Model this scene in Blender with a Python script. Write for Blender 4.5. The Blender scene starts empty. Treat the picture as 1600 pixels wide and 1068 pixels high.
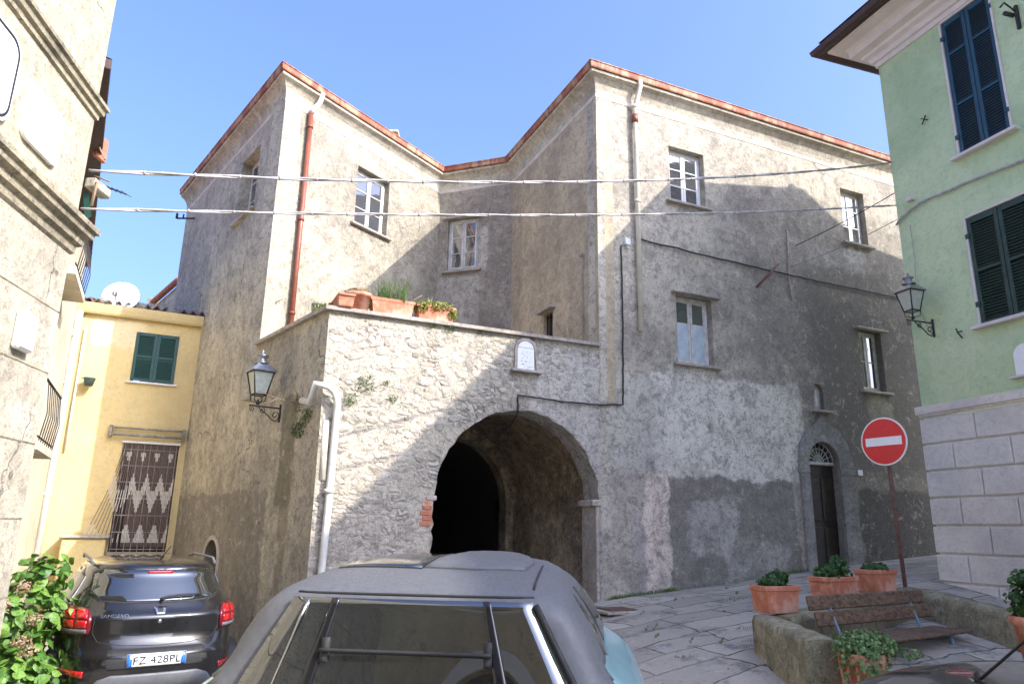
import bpy, bmesh, math, random
import numpy as np
from mathutils import Vector, Matrix, geometry
from mathutils.bvhtree import BVHTree
random.seed(7); R_ = math.radians
C = bpy.context.scene.collection
SC = bpy.context.scene
# ------------------------------------------------------------------ camera, sky, sun, exposure
FPX, PITCH, ROLL = 1120.0, R_(14.5), R_(1.0)
LIFT = 1.7                                   # everything is authored with the lens at z = 0, lifted at the end
cd = bpy.data.cameras.new('camera'); cam = bpy.data.objects.new('camera', cd); C.objects.link(cam); SC.camera = cam
cd.sensor_fit = 'HORIZONTAL'; cd.sensor_width = 36; cd.lens = FPX/1600*36; cd.clip_start = .05; cd.clip_end = 3000
cp, sp = math.cos(PITCH), math.sin(PITCH)
_f = Vector((0, cp, sp)); _u = Vector((0, -sp, cp)); _r = Vector((1, 0, 0))
_r2 = math.cos(ROLL)*_r+math.sin(ROLL)*_u; _u2 = -math.sin(ROLL)*_r+math.cos(ROLL)*_u
cam.matrix_world = Matrix(((_r2.x, _u2.x, -_f.x, 0), (_r2.y, _u2.y, -_f.y, 0), (_r2.z, _u2.z, -_f.z, LIFT), (0, 0, 0, 1)))
SUN_AZ, SUN_EL = R_(-30), R_(36)             # azimuth from +x, counter-clockwise
w = bpy.data.worlds.new('World'); SC.world = w; w.use_nodes = True
nt = w.node_tree; bg = nt.nodes['Background']; sky = nt.nodes.new('ShaderNodeTexSky')
sky.sky_type = 'NISHITA'; sky.sun_disc = False; sky.sun_elevation = SUN_EL; sky.sun_rotation = math.pi/2-SUN_AZ
sky.altitude = 0; sky.air_density = 1.1; sky.dust_density = 7; sky.ozone_density = 2.0
bg.inputs[1].default_value = .15
tnt = nt.nodes.new('ShaderNodeMix'); tnt.data_type = 'RGBA'; tnt.blend_type = 'MULTIPLY'; tnt.inputs[0].default_value = 1; tnt.inputs[7].default_value = (.57, .675, .97, 1)
nt.links.new(sky.outputs[0], tnt.inputs[6]); nt.links.new(tnt.outputs[2], bg.inputs[0])
sl = bpy.data.lights.new('sun', 'SUN'); sun = bpy.data.objects.new('sun', sl); C.objects.link(sun)
sl.energy = 2.0; sl.angle = R_(.5); sl.color = (1, .93, .84)
S_DIR = Vector((math.cos(SUN_AZ)*math.cos(SUN_EL), math.sin(SUN_AZ)*math.cos(SUN_EL), math.sin(SUN_EL)))
sun.rotation_euler = (-S_DIR).to_track_quat('-Z', 'Y').to_euler(); sun.location = S_DIR*60
SC.view_settings.view_transform = 'Standard'; SC.view_settings.look = 'None'; SC.view_settings.gamma = 1
SC.view_settings.use_curve_mapping = False; SC.view_settings.exposure = 1.86
SC.cycles.max_bounces = 8

# ------------------------------------------------------------------ measuring helpers (lines of sight onto real planes)
def ray(x, y): return _r2*(x-800)-_u2*(y-534)+_f*FPX
def at(x, y, Y):
    d = ray(x, y); return d*(Y/d.y)
def atz(x, y, z):
    d = ray(x, y); return d*(z/d.z)
class Frame:
    """vertical wall: X runs along it to the right as seen from outside, Y goes into the wall, Z up"""
    def __init__(s, p, deg):
        s.p = Vector((p[0], p[1], 0)); s.deg = deg; a = R_(deg); s.d = Vector((math.cos(a), math.sin(a), 0)); s.n = Vector((-s.d.y, s.d.x, 0))
        s.M = Matrix.Translation(s.p) @ Matrix.Rotation(a, 4, 'Z')
    def uz(s, x, y):
        r = ray(x, y); h = r*(s.p.dot(s.n)/r.dot(s.n)); return (h-s.p).dot(s.d), h.z
    def w(s, u, y=0, z=0): return s.p+s.d*u+s.n*y+Vector((0, 0, z))
    def sub(s, u, y, deg=0): 
        q = s.w(u, y); return Frame(q, s.deg+deg)
P2 = Vector((1.37, 10.90, 0)); F = Frame(P2, 24.6)
TCu = -4.19; TC = F.w(TCu); S = Frame(TC, -51.4)         # along S the far end has negative u
LC = S.w(-2.6); LF = Frame(LC, 55.9); LFA = 4.29; A = LF.w(LFA)
RS = Frame(P2, -66.6); RSB = -3.55; B = RS.w(RSB)
BK = Frame(A, math.degrees(math.atan2(B.y-A.y, B.x-A.x))); BKL = (B-A).length
YL = Frame(S.w(-6.13), 26.5)
GC = Vector((5.80, 10.0, 0)); GR = Frame(GC, -71.4)
NC = Vector((-3.29, 5.0, 0)); NR = Frame(NC, 98.4)
I4 = Matrix.Identity(4)

# ------------------------------------------------------------------ object helpers
MW = {}
def link(o, parent, M):
    C.objects.link(o)
    if parent is not None:
        o.parent = parent; o.matrix_local = MW[parent.name].inverted() @ M
    else: o.matrix_local = M
    MW[o.name] = M
    return o
def thing(name, label, cat, loc=(0, 0, 0), rz=0, group=None, kind=None):
    o = bpy.data.objects.new(name, None); o.empty_display_size = .2
    link(o, None, Matrix.Translation(Vector(loc)) @ Matrix.Rotation(rz, 4, 'Z'))
    return tag(o, label, cat, group, kind)
def tag(o, label=None, cat=None, group=None, kind=None):
    if label: o['label'] = label
    if cat: o['category'] = cat
    if group: o['group'] = group
    if kind: o['kind'] = kind
    return o
def copy_tree(root, M):
    new = root.copy(); C.objects.link(new); new.matrix_local = M; MW[new.name] = M
    def rec(o, n):
        for ch in list(o.children):
            c = ch.copy(); C.objects.link(c); c.parent = n; rec(ch, c)
    for ch in list(root.children):
        if ch.name == new.name: continue
        c = ch.copy(); C.objects.link(c); c.parent = new; rec(ch, c)
    return new
class MB:
    def __init__(s): s.v = []; s.f = []; s.sm = []
    def add(s, vs, fs, smooth=False, M=None):
        b = len(s.v)
        for p in vs: s.v.append(tuple(M @ Vector(p)) if M else tuple(p))
        for f in fs: s.f.append([i+b for i in f]); s.sm.append(smooth)
        return s
    def box(s, x0, x1, y0, y1, z0, z1, M=None):
        vs = [(x, y, z) for x in (x0, x1) for y in (y0, y1) for z in (z0, z1)]
        return s.add(vs, [(0, 1, 3, 2), (4, 6, 7, 5), (0, 4, 5, 1), (2, 3, 7, 6), (0, 2, 6, 4), (1, 5, 7, 3)], False, M)
    def bbox(s, x0, x1, y0, y1, z0, z1, b=.01, M=None):
        """box with chamfered edges"""
        bm = bmesh.new(); bmesh.ops.create_cube(bm, size=1)
        for v in bm.verts: v.co = Vector(((x0+x1)/2+v.co.x*(x1-x0), (y0+y1)/2+v.co.y*(y1-y0), (z0+z1)/2+v.co.z*(z1-z0)))
        bmesh.ops.bevel(bm, geom=bm.edges[:], offset=b, segments=1, affect='EDGES', clamp_overlap=True)
        bm.verts.index_update(); s.add([v.co[:] for v in bm.verts], [[v.index for v in f.verts] for f in bm.faces], False, M); bm.free(); return s
    def tube(s, path, r, n=8, M=None, cap=True):
        path = [Vector(p) for p in path]; rr = r if isinstance(r, (list, tuple)) else [r]*len(path)
        vs = []; fs = []; up = Vector((0, 0, 1)); prev = None
        for i, p in enumerate(path):
            t = (path[min(i+1, len(path)-1)]-path[max(i-1, 0)]).normalized()
            if prev is None:
                a = t.cross(up); a = a.normalized() if a.length > 1e-3 else Vector((1, 0, 0))
            else:
                a = prev-t*prev.dot(t); a = a.normalized() if a.length > 1e-4 else prev
            prev = a; b = t.cross(a)
            for k in range(n):
                th = 2*math.pi*k/n; vs.append(p+(a*math.cos(th)+b*math.sin(th))*rr[i])
        for i in range(len(path)-1):
            for k in range(n): fs.append((i*n+k, i*n+(k+1) % n, (i+1)*n+(k+1) % n, (i+1)*n+k))
        s.add(vs, fs, True, M)
        if cap:
            s.add(vs[:n], [list(range(n))[::-1]], False, M); s.add(vs[-n:], [list(range(n))], False, M)
        return s
    def lathe(s, prof, n=24, M=None, smooth=True, sx=1, sy=1, ph=0):
        vs = [(r*math.cos(2*math.pi*k/n+ph)*sx, r*math.sin(2*math.pi*k/n+ph)*sy, z) for r, z in prof for k in range(n)]
        fs = [(i*n+k, i*n+(k+1) % n, (i+1)*n+(k+1) % n, (i+1)*n+k) for i in range(len(prof)-1) for k in range(n)]
        return s.add(vs, fs, smooth, M)
    def prism(s, outline, y0, y1, holes=(), M=None, back=True):
        """polygon in the XZ plane given thickness along Y, with holes"""
        loops = [list(outline)]+[list(h) for h in holes]
        tri = geometry.tessellate_polygon([[Vector((u, z, 0)) for u, z in l] for l in loops])
        flat = [p for l in loops for p in l]; 
        s.add([(u, y0, z) for u, z in flat], tri, False, M)
        if back: s.add([(u, y1, z) for u, z in flat], tri, False, M)
        for l in loops:
            n = len(l); s.add([(u, y0, z) for u, z in l]+[(u, y1, z) for u, z in l], [(i, (i+1) % n, n+(i+1) % n, n+i) for i in range(n)], False, M)
        return s
    def sweep(s, path, prof, M=None, closed=False):
        """profile (outward offset, z) along a plan polyline; outward = right-hand side reversed (viewer side)"""
        P = [Vector((p[0], p[1])) for p in path]; n = len(P); offs = []
        for i in range(n):
            d0 = (P[i]-P[i-1]).normalized() if i > 0 else None; d1 = (P[i+1]-P[i]).normalized() if i < n-1 else None
            if d0 is None: d0 = d1
            if d1 is None: d1 = d0
            n0 = Vector((d0.y, -d0.x)); n1 = Vector((d1.y, -d1.x)); m = (n0+n1).normalized(); offs.append(m/max(.3, m.dot(n0)))
        vs = []; k = len(prof)
        for i in range(n):
            for o, z in prof: q = P[i]+offs[i]*o; vs.append((q.x, q.y, z))
        fs = [(i*k+j, (i+1)*k+j, (i+1)*k+j+1, i*k+j+1) for i in range(n-1) for j in range(k-1)]
        s.add(vs, fs, False, M); s.add(vs[:k], [list(range(k))], False, M); s.add(vs[-k:], [list(range(k))], False, M)
        return s
    def build(s, name, mat, parent=None, M=None, smooth=None):
        me = bpy.data.meshes.new(name); me.from_pydata([tuple(v) for v in s.v], [], s.f); me.update()
        me.polygons.foreach_set('use_smooth', s.sm if smooth is None else [smooth]*len(s.f))
        bm = bmesh.new(); bm.from_mesh(me); bmesh.ops.remove_doubles(bm, verts=bm.verts, dist=1e-5); bmesh.ops.recalc_face_normals(bm, faces=bm.faces); bm.to_mesh(me); bm.free()
        o = bpy.data.objects.new(name, me)
        if mat: me.materials.append(mat)
        if M is None: M = MW[parent.name] if parent is not None else I4
        return link(o, parent, M)
def arc(cx, cz, r, a0, a1, n=16, rz=None): return [(cx+r*math.cos(R_(a0+(a1-a0)*i/n)), cz+(rz or r)*math.sin(R_(a0+(a1-a0)*i/n))) for i in range(n+1)]
def rect(u0, u1, z0, z1): return [(u0, z0), (u1, z0), (u1, z1), (u0, z1)]

# ------------------------------------------------------------------ materials
class G:
    def __init__(s, name):
        s.m = bpy.data.materials.new(name); s.m.use_nodes = True; s.t = s.m.node_tree; s.b = s.t.nodes['Principled BSDF']; s._c = None
    def n(s, ty, props=None, **ins):
        nd = s.t.nodes.new('ShaderNode'+ty)
        for k, v in (props or {}).items(): setattr(nd, k, v)
        for k, v in ins.items():
            key = int(k[1:]) if k[0] == 'i' and k[1:].isdigit() else k.replace('_', ' ')
            s.set(nd.inputs[key], v)
        return nd
    def set(s, sock, v):
        if isinstance(v, bpy.types.NodeSocket): s.t.links.new(v, sock)
        else:
            if sock.type == 'RGBA' and len(v) == 3: v = (*v, 1)
            sock.default_value = v
    def co(s):
        if s._c is None: s._c = s.n('TexCoord').outputs['Object']
        return s._c
    def math(s, op, a, b=0., c=None):
        nd = s.n('Math', {'operation': op}, i0=a, i1=b)
        if c is not None: s.set(nd.inputs[2], c)
        return nd.outputs[0]
    def mapc(s, scale=(1, 1, 1), rot=(0, 0, 0), v=None): return s.n('Mapping', None, Vector=v or s.co(), Scale=scale, Rotation=rot).outputs[0]
    def noise(s, scale, det=4, rough=.55, v=None, out=0, dist=0.): return s.n('TexNoise', None, Vector=v or s.co(), Scale=float(scale), Detail=float(det), Roughness=float(rough), Distortion=float(dist)).outputs[out]
    def ramp(s, x, a, b, lo=0., hi=1., smooth=True):
        return s.n('MapRange', {'interpolation_type': 'SMOOTHSTEP' if smooth else 'LINEAR'}, Value=x, From_Min=float(a), From_Max=float(b), To_Min=float(lo), To_Max=float(hi)).outputs[0]
    def mix(s, f, a, b, mode='MIX'):
        nd = s.t.nodes.new('ShaderNodeMix'); nd.data_type = 'RGBA'; nd.blend_type = mode
        s.set(nd.inputs[0], f); s.set(nd.inputs[6], a); s.set(nd.inputs[7], b); return nd.outputs[2]
    def warp(s, amp, scale, v=None):
        nz = s.n('TexNoise', None, Vector=v or s.co(), Scale=float(scale), Detail=3.).outputs[1]
        c = s.n('VectorMath', {'operation': 'SUBTRACT'}, i0=nz, i1=(.5, .5, .5)).outputs[0]
        m = s.n('VectorMath', {'operation': 'MULTIPLY'}, i0=c, i1=(amp, amp, amp)).outputs[0]
        return s.n('VectorMath', {'operation': 'ADD'}, i0=v or s.co(), i1=m).outputs[0]
    def sep(s, v): nd = s.n('SeparateXYZ', None, Vector=v); return nd.outputs
    def bump(s, h, dist, strength=1., prev=None):
        nd = s.n('Bump', None, Height=h, Distance=float(dist), Strength=float(strength))
        if prev: s.set(nd.inputs['Normal'], prev)
        return nd.outputs[0]
    def fin(s, col=None, rough=None, nrm=None, **kw):
        if col is not None: s.set(s.b.inputs['Base Color'], col)
        if rough is not None: s.set(s.b.inputs['Roughness'], rough)
        if nrm is not None: s.set(s.b.inputs['Normal'], nrm)
        for k, v in kw.items(): s.set(s.b.inputs[k.replace('_', ' ')], v)
        return s.m
def plain(name, col, rough=.6, metal=0., var=.12, scale=18, bump=.0006, **kw):
    g = G(name); nz = g.noise(scale, 5); k = g.ramp(nz, .3, .7, 1-var, 1+var, False)
    c = g.n('VectorMath', {'operation': 'SCALE'}, i0=col, Scale=k).outputs[0]
    nr = g.bump(g.noise(scale*6, 3), bump) if bump else None
    r = g.ramp(g.noise(scale*2.3, 3), .3, .7, max(0, rough-.08), min(1, rough+.08))
    return g.fin(c, r, nr, Metallic=metal, **kw)
def masks(g, feats, amp=.25, scale=2.2):
    """feature = (u0,u1,z0,z1,edge,colour,amount[,roughfactor]) -> soft, ragged patches in wall coordinates"""
    wv = g.warp(amp, scale); wv = g.warp(amp*.3, scale*6, wv); o = g.sep(wv); out = []; rag = g.noise(3.4, 8, .74)
    for ft in feats:
        u0, u1, z0, z1, e, col, amt = ft[:7]
        m = g.math('MULTIPLY', g.ramp(o[0], u0-e, u0+e), g.ramp(o[0], u1-e, u1+e, 1, 0))
        m2 = g.math('MULTIPLY', g.ramp(o[2], z0-e, z0+e), g.ramp(o[2], z1-e, z1+e, 1, 0))
        mm = g.math('MULTIPLY', m, m2)
        if e > .09: rag = g.noise(3.4 if e < .5 else 2.2, 8, .78, dist=.5); mm = g.math('MULTIPLY', g.ramp(g.math('ADD', mm, g.math('MULTIPLY', g.math('SUBTRACT', rag, .5), 1.9)), .25, .8), g.ramp(mm, 0., .3))
        out.append((g.math('MULTIPLY', mm, amt), col))
    return out
def stucco(name, base, dark, pale, feats=(), blot=(.42, .68), crack=.5, rub=0., grain=1., amp=.25, streak=.5, mscale=2.2, palemix=.55, stonecol=None, seed=0., dirt=1.):
    lift = lambda c: tuple(min(.85, x**.74*k) for x, k in zip(c, (1.04, 1.0, .88)))
    base, pale = lift(base), lift(pale); feats = [(*f[:5], lift(f[5]) if max(f[5]) > .25 else f[5], f[6]) for f in feats]
    if stonecol: stonecol = lift(stonecol)
    g = G(name); v = g.n('VectorMath', {'operation': 'ADD'}, i0=g.co(), i1=(seed, seed*.7, seed*1.3)).outputs[0]
    big = g.noise(.55, 5, .6, v); med = g.noise(2.3, 7, .68, v, dist=.4); fine = g.noise(14, 6, .7, v); gr = g.noise(75, 3, .6, v)
    sp = g.noise(28, 5, .72, v)
    st = g.noise(1, 5, .65, g.mapc((5, 5, .55), v=v))
    c = g.mix(g.ramp(big, .35, .65), base, g.mix(.5, base, dark))
    c = g.mix(g.math('MULTIPLY', g.ramp(med, .5, .72), palemix), c, pale)
    # fixed patches under the blotches
    for m, col in masks(g, feats, amp, mscale): c = g.mix(m, c, col)
    c = g.mix(g.math('MULTIPLY', g.ramp(g.noise(1.5, 8, .72, v, dist=.8), blot[0], blot[1]), .7), c, g.mix(.62, c, dark))
    mid = g.noise(5.5, 7, .78, v, dist=.6); c = g.mix(g.math('MULTIPLY', g.ramp(mid, .5, .62), .75*dirt), c, g.mix(.68, c, dark)); c = g.mix(g.math('MULTIPLY', g.ramp(mid, .46, .33), .6*dirt), c, pale)
    c = g.mix(g.math('MULTIPLY', g.ramp(st, .5, .78), streak), c, g.mix(.45, c, dark))
    c = g.mix(g.math('MULTIPLY', g.ramp(fine, .5, .62), .7*min(1, dirt+.2)), c, g.mix(.6, c, dark))
    c = g.mix(g.math('MULTIPLY', g.ramp(gr, .56, .7), .7*grain), c, dark)
    c = g.mix(g.math('MULTIPLY', g.ramp(gr, .42, .3), .5*grain), c, pale)
    c = g.mix(g.math('MULTIPLY', g.math('MULTIPLY', g.ramp(sp, .54, .66), g.ramp(med, .42, .6)), .7*min(1, dirt+.1)), c, dark)
    h = None; nr = None
    if rub > 0:
        wv = g.warp(.07, 9, g.warp(.25, 2.6, v)); vo = g.n('TexVoronoi', {'feature': 'DISTANCE_TO_EDGE'}, Vector=g.mapc((1, 1, 1.45), v=wv), Scale=7.5)
        vc = g.n('TexVoronoi', {'feature': 'F1'}, Vector=g.mapc((1, 1, 1.45), v=wv), Scale=7.5)
        bare = g.math('MULTIPLY', g.ramp(g.noise(1.6, 6, .65, v), .45, .65, .06, .8), rub)
        cell = g.n('SeparateColor', None, Color=vc.outputs['Color']).outputs
        sc = g.mix(cell[0], dark, stonecol or pale); sc = g.mix(g.math('MULTIPLY', g.ramp(cell[1], .7, 1.), .6), sc, (.42, .30, .20)); sc = g.mix(g.math('MULTIPLY', g.ramp(cell[2], .6, .9), .5), sc, (.62, .6, .56))
        c = g.mix(g.math('MULTIPLY', g.math('MULTIPLY', bare, g.ramp(vo.outputs[0], .03, .2)), .7), c, sc)
        joint = g.ramp(vo.outputs[0], 0., .12, 1, 0)
        c = g.mix(g.math('MULTIPLY', g.math('MULTIPLY', joint, bare), g.ramp(fine, .35, .6, 0., .75)), c, g.mix(.4, dark, (.05, .045, .04)))
        h = g.math('MULTIPLY', g.ramp(vo.outputs[0], 0., .34), bare); nr = g.bump(h, .03); nr = g.bump(g.noise(7, 6, .7, v), .03, prev=nr)
    if crack > 0:
        cv = g.n('TexVoronoi', {'feature': 'DISTANCE_TO_EDGE'}, Vector=g.warp(.10, 14, g.warp(.5, 2.2, v)), Scale=.6).outputs[0]
        cm = g.math('MULTIPLY', g.ramp(cv, 0., .007, 1, 0), g.ramp(g.noise(.9, 2, .5, v), .52, .6)); cm = g.math('MULTIPLY', cm, crack)
        c = g.mix(cm, c, (.05, .045, .04)); nr = g.bump(g.math('SUBTRACT', 1., cm), .01, prev=nr)
    nr = g.bump(med, .02, prev=nr); nr = g.bump(fine, .012, prev=nr); nr = g.bump(gr, .004*grain, prev=nr)
    return g.fin(c, .93, nr)
M = {}
GREY, DK, PL = (.33, .295, .25), (.115, .10, .085), (.52, .48, .42)
M['facade'] = stucco('facade_plaster', (.42, .38, .32), (.13, .115, .10), (.46, .43, .375), feats=[
    (1.0, 4.2, .82, 2.5, .12, (.64, .62, .59), .9), (.1, 1.2, .85, 2.4, .25, (.42, .41, .41), .7),
    (1.3, 2.3, 1.9, 2.75, .2, (.52, .51, .49), .6), (.02, 1.15, -1.2, .86, .05, (.33, .29, .28), .7),
    (.78, 1.2, -1.2, .86, .04, (.66, .54, .50), .95), (.55, .8, -1.1, .3, .1, (.30, .27, .28), .7), (1.22, 3.9, -1.2, .82, .025, (.235, .215, .18), .95),
    (1.6, 2.6, -.4, .5, .22, (.44, .42, .42), .65), (2.3, 3.6, -.9, -.1, .2, (.40, .38, .37), .45),
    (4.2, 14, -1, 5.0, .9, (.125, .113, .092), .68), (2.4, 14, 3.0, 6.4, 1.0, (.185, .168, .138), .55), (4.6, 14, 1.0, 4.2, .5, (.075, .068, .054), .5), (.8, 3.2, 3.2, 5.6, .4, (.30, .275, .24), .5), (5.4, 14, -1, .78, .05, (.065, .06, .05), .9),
    (5.9, 6.6, 1.4, 2.5, .15, (.28, .27, .21), .6), (4.7, 6.2, 5.0, 5.45, .2, (.36, .36, .36), .4), (5.7, 6.3, 5.2, 5.5, .1, (.5, .52, .54), .5),
    (.6, 6.5, 6.5, 7.3, .2, (.34, .30, .24), .5), (.0, .12, 0, 7.3, .04, (.50, .47, .42), .4)], blot=(.46, .64), crack=.3, amp=.34, seed=3.)
M['terrace'] = stucco('rubble_masonry', (.40, .37, .32), (.16, .14, .12), (.52, .49, .42), feats=[
    (-4.3, -2.2, .9, 2.9, .3, (.50, .46, .38), .6), (-1.2, 0, .2, 2.8, .35, (.42, .41, .42), .8), (-2.75, -2.62, .02, .3, .03, (.45, .14, .08), .9),
    (-4.3, -3.0, -2, .3, .3, (.30, .27, .25), .8), (-.1, .3, -1.2, .8, .1, (.34, .31, .28), .6)], rub=1., crack=.3, blot=(.5, .72), grain=.7, amp=.3, stonecol=(.58, .55, .51), seed=11.)
M['side'] = stucco('side_plaster', (.44, .40, .32), (.13, .118, .10), (.52, .48, .42), feats=[
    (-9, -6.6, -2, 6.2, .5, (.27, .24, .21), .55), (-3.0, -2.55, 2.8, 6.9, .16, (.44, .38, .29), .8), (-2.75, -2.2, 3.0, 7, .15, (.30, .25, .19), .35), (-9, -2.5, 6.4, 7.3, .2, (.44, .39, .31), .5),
    (-9, -1.6, -3, .46, .025, (.20, .18, .15), .75), (-1.3, -.75, .2, 1.75, .13, (.17, .15, .085), .85), (-.75, -.1, -3, 2, .2, (.32, .285, .24), .6),
    (-1.05, -.8, -1.0, .5, .12, (.20, .155, .10), .6), (-.5, 0, 1.9, 2.8, .12, (.36, .33, .27), .6)], crack=.9, grain=.6, amp=.3, palemix=.35, seed=23.)
M['front_left'] = stucco('left_wing_plaster', (.30, .27, .215), (.12, .105, .085), (.42, .385, .32), feats=[(-.1, .35, 0, 7.3, .05, (.38, .35, .30), .6)], crack=.5, seed=31.)
M['court'] = stucco('court_plaster', (.46, .37, .25), (.22, .18, .13), (.56, .48, .36), feats=[(-4, -3.0, 2, 7, .3, (.26, .22, .175), .6), (-1.0, 0, 2, 6.2, .25, (.27, .22, .16), .5)], crack=.4, grain=.5, palemix=.3, seed=41.)
M['back'] = stucco('back_plaster', (.27, .235, .195), (.13, .11, .09), (.42, .38, .33), feats=[(0, 1.0, 3.5, 5.2, .05, (.38, .35, .31), .8), (.95, 1.15, 5.3, 6.3, .05, (.46, .44, .4), .8)], crack=.4, seed=47.)
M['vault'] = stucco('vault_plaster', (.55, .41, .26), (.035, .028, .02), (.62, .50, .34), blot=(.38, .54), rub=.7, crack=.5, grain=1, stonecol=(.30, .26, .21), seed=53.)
M['cornice'] = stucco('cornice_plaster', (.46, .42, .345), (.22, .19, .15), (.60, .56, .48), crack=.3, streak=.8, grain=.4, seed=61.)
M['string'] = plain('string_course', (.56, .50, .41), .85, var=.2, scale=6)
M['yellow'] = stucco('yellow_plaster', (.62, .46, .19), (.42, .33, .17), (.66, .53, .28), dirt=.25, feats=[(-1.9, -1.0, 3.2, 3.8, .15, (.75, .65, .45), .55), (-3, -.5, -2, -.2, .35, (.5, .4, .2), .45), (-.15, .2, -1, 2, .1, (.45, .36, .2), .45)], crack=0, grain=.12, streak=.12, palemix=.4, blot=(.55, .8), seed=71.)
M['near'] = stucco('pale_render', (.42, .385, .31), (.19, .17, .13), (.54, .50, .42), dirt=.8, feats=[(-3, .5, 1.95, 5.5, .05, (.36, .315, .22), .75)], crack=.6, grain=.9, palemix=.5, blot=(.5, .75), seed=83.)
M['near_band'] = stucco('band_render', (.32, .275, .19), (.09, .08, .06), (.46, .40, .29), crack=0, streak=.9, grain=.7, seed=87.)
M['neighbour'] = stucco('cream_render', (.66, .60, .47), (.4, .35, .27), (.72, .68, .58), dirt=.25, crack=.3, grain=.2, seed=91.)
M['green'] = stucco('green_render', (.42, .55, .35), (.24, .36, .2), (.48, .61, .41), dirt=.3, feats=[(0, 15, 1.7, 2.3, .25, (.30, .42, .20), .45), (.2, 1.0, 1.8, 4.5, .2, (.44, .55, .33), .5), (1.9, 2.4, 2.2, 5, .15, (.3, .42, .2), .4)], crack=0, grain=.12, streak=.3, palemix=.4, blot=(.5, .85), seed=97.)
M['greybase'] = stucco('rusticated_base', (.62, .59, .585), (.36, .335, .33), (.60, .57, .57), dirt=.3, crack=0, grain=.9, streak=.2, blot=(.5, .8), seed=101.)
M['moulding'] = plain('pink_white_moulding', (.62, .56, .53), .8, var=.08, scale=4)
M['beige'] = stucco('beige_render', (.75, .65, .44), (.4, .33, .22), (.68, .6, .42), dirt=.25, crack=.3, grain=.3, seed=107.)
M['lowwall'] = stucco('mossy_concrete', (.27, .24, .16), (.085, .08, .04), (.40, .37, .29), crack=.3, grain=.9, streak=.7, blot=(.40, .6), seed=113.)
M['captop'] = stucco('mossy_cap', (.36, .34, .29), (.13, .12, .09), (.50, .48, .44), crack=.2, grain=1., seed=117.)
M['slab'] = stucco('stone_slab', (.40, .36, .335), (.2, .175, .155), (.5, .46, .43), crack=0, grain=.6, seed=119.)
M['darkstone'] = stucco('slate_surround', (.21, .205, .20), (.11, .105, .10), (.31, .31, .31), crack=.2, grain=.6, seed=127.)
def rusty():
    g = G('rusted_gutter'); v = g.mapc((1, 1, .5)); a = g.noise(2.2, 6, .7, v, dist=.5); b = g.noise(9, 5, .7, g.mapc((1, 1, .15)))
    c = g.mix(g.ramp(a, .42, .58), (.30, .085, .035), (.42, .24, .14)); c = g.mix(g.math('MULTIPLY', g.ramp(b, .46, .62), .8), c, (.17, .065, .04)); c = g.mix(g.math('MULTIPLY', g.ramp(b, .40, .28), .7), c, (.52, .42, .30))
    return g.fin(c, .75, g.bump(b, .004))
M['rust'] = rusty()
M['copper'] = plain('rust_red_paint', (.20, .06, .032), .45, var=.25, scale=5)
M['creampipe'] = plain('cream_pipe', (.62, .57, .46), .5, var=.2, scale=5)
M['whitepipe'] = plain('white_pipe', (.68, .67, .62), .45, var=.18, scale=5)
M['oldpaint'] = plain('old_white_paint', (.52, .50, .46), .6, var=.3, scale=9)
M['white'] = plain('white_paint', (.72, .71, .68), .55, var=.08)
M['bluewood'] = plain('pale_blue_shutter', (.42, .49, .53), .6, var=.2, scale=6)
M['blackwire'] = plain('black_cable', (.02, .02, .02), .6)
M['cable'] = plain('grey_cable', (.36, .34, .33), .55, var=.3, scale=14)
M['iron'] = plain('wrought_iron', (.045, .042, .04), .5, .6, var=.3)
M['lampcap'] = plain('galvanised_lantern', (.30, .31, .31), .35, .8, var=.25)
M['oakdoor'] = plain('dark_door_wood', (.028, .02, .016), .5, var=.4, scale=8)
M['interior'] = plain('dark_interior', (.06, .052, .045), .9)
M['curtain'] = plain('lace_curtain', (.55, .55, .55), .9, var=.15)
def glass(name, tint, rough=.04, alpha=None):
    g = G(name); h = g.noise(2.5, 2)
    return g.fin(tint, rough, g.bump(h, .002), Specular_IOR_Level=.9, IOR=1.9, **({'Alpha': alpha} if alpha else {}))
M['pane'] = glass('window_glass', (.06, .065, .07))
M['carglass'] = glass('car_glass', (.012, .014, .013), .015)
M['frost'] = plain('frosted_glass', (.40, .43, .36), .35, var=.12)
def terracotta():
    g = G('terracotta'); a = g.noise(7, 6, .65); b = g.noise(2.5, 5)
    c = g.mix(g.ramp(a, .42, .62), (.44, .15, .08), (.60, .27, .17)); c = g.mix(g.math('MULTIPLY', g.ramp(b, .5, .68), .6), c, (.62, .45, .36))
    return g.fin(c, .85, g.bump(g.noise(40, 4), .003))
M['terracotta'] = terracotta()
M['soil'] = plain('soil', (.04, .028, .018), .95, var=.4)
def wood(name, a, b):
    g = G(name); n1 = g.noise(1, 6, .7, g.mapc((3, 30, 30))); c = g.mix(g.ramp(n1, .3, .7), a, b); return g.fin(c, .75, g.bump(n1, .004))
M['bench'] = wood('weathered_bench_wood', (.05, .03, .018), (.20, .125, .075))
def leafmat(name, c1, c2, trans=.25):
    g = G(name); r = g.n('NewGeometry').outputs['Random Per Island']; c = g.mix(r, c1, c2); c = g.mix(g.ramp(g.noise(60, 3), .4, .7), c, g.mix(.5, c, (.02, .03, .01)))
    m = g.fin(c, .5, None)
    tr = g.n('BsdfTranslucent', None, Color=g.mix(.4, c, (.25, .4, .05))); mx = g.n('MixShader', None, Fac=trans)
    g.t.links.new(g.b.outputs[0], mx.inputs[1]); g.t.links.new(tr.outputs[0], mx.inputs[2]); g.t.links.new(mx.outputs[0], g.t.nodes['Material Output'].inputs[0]); return m
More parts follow.
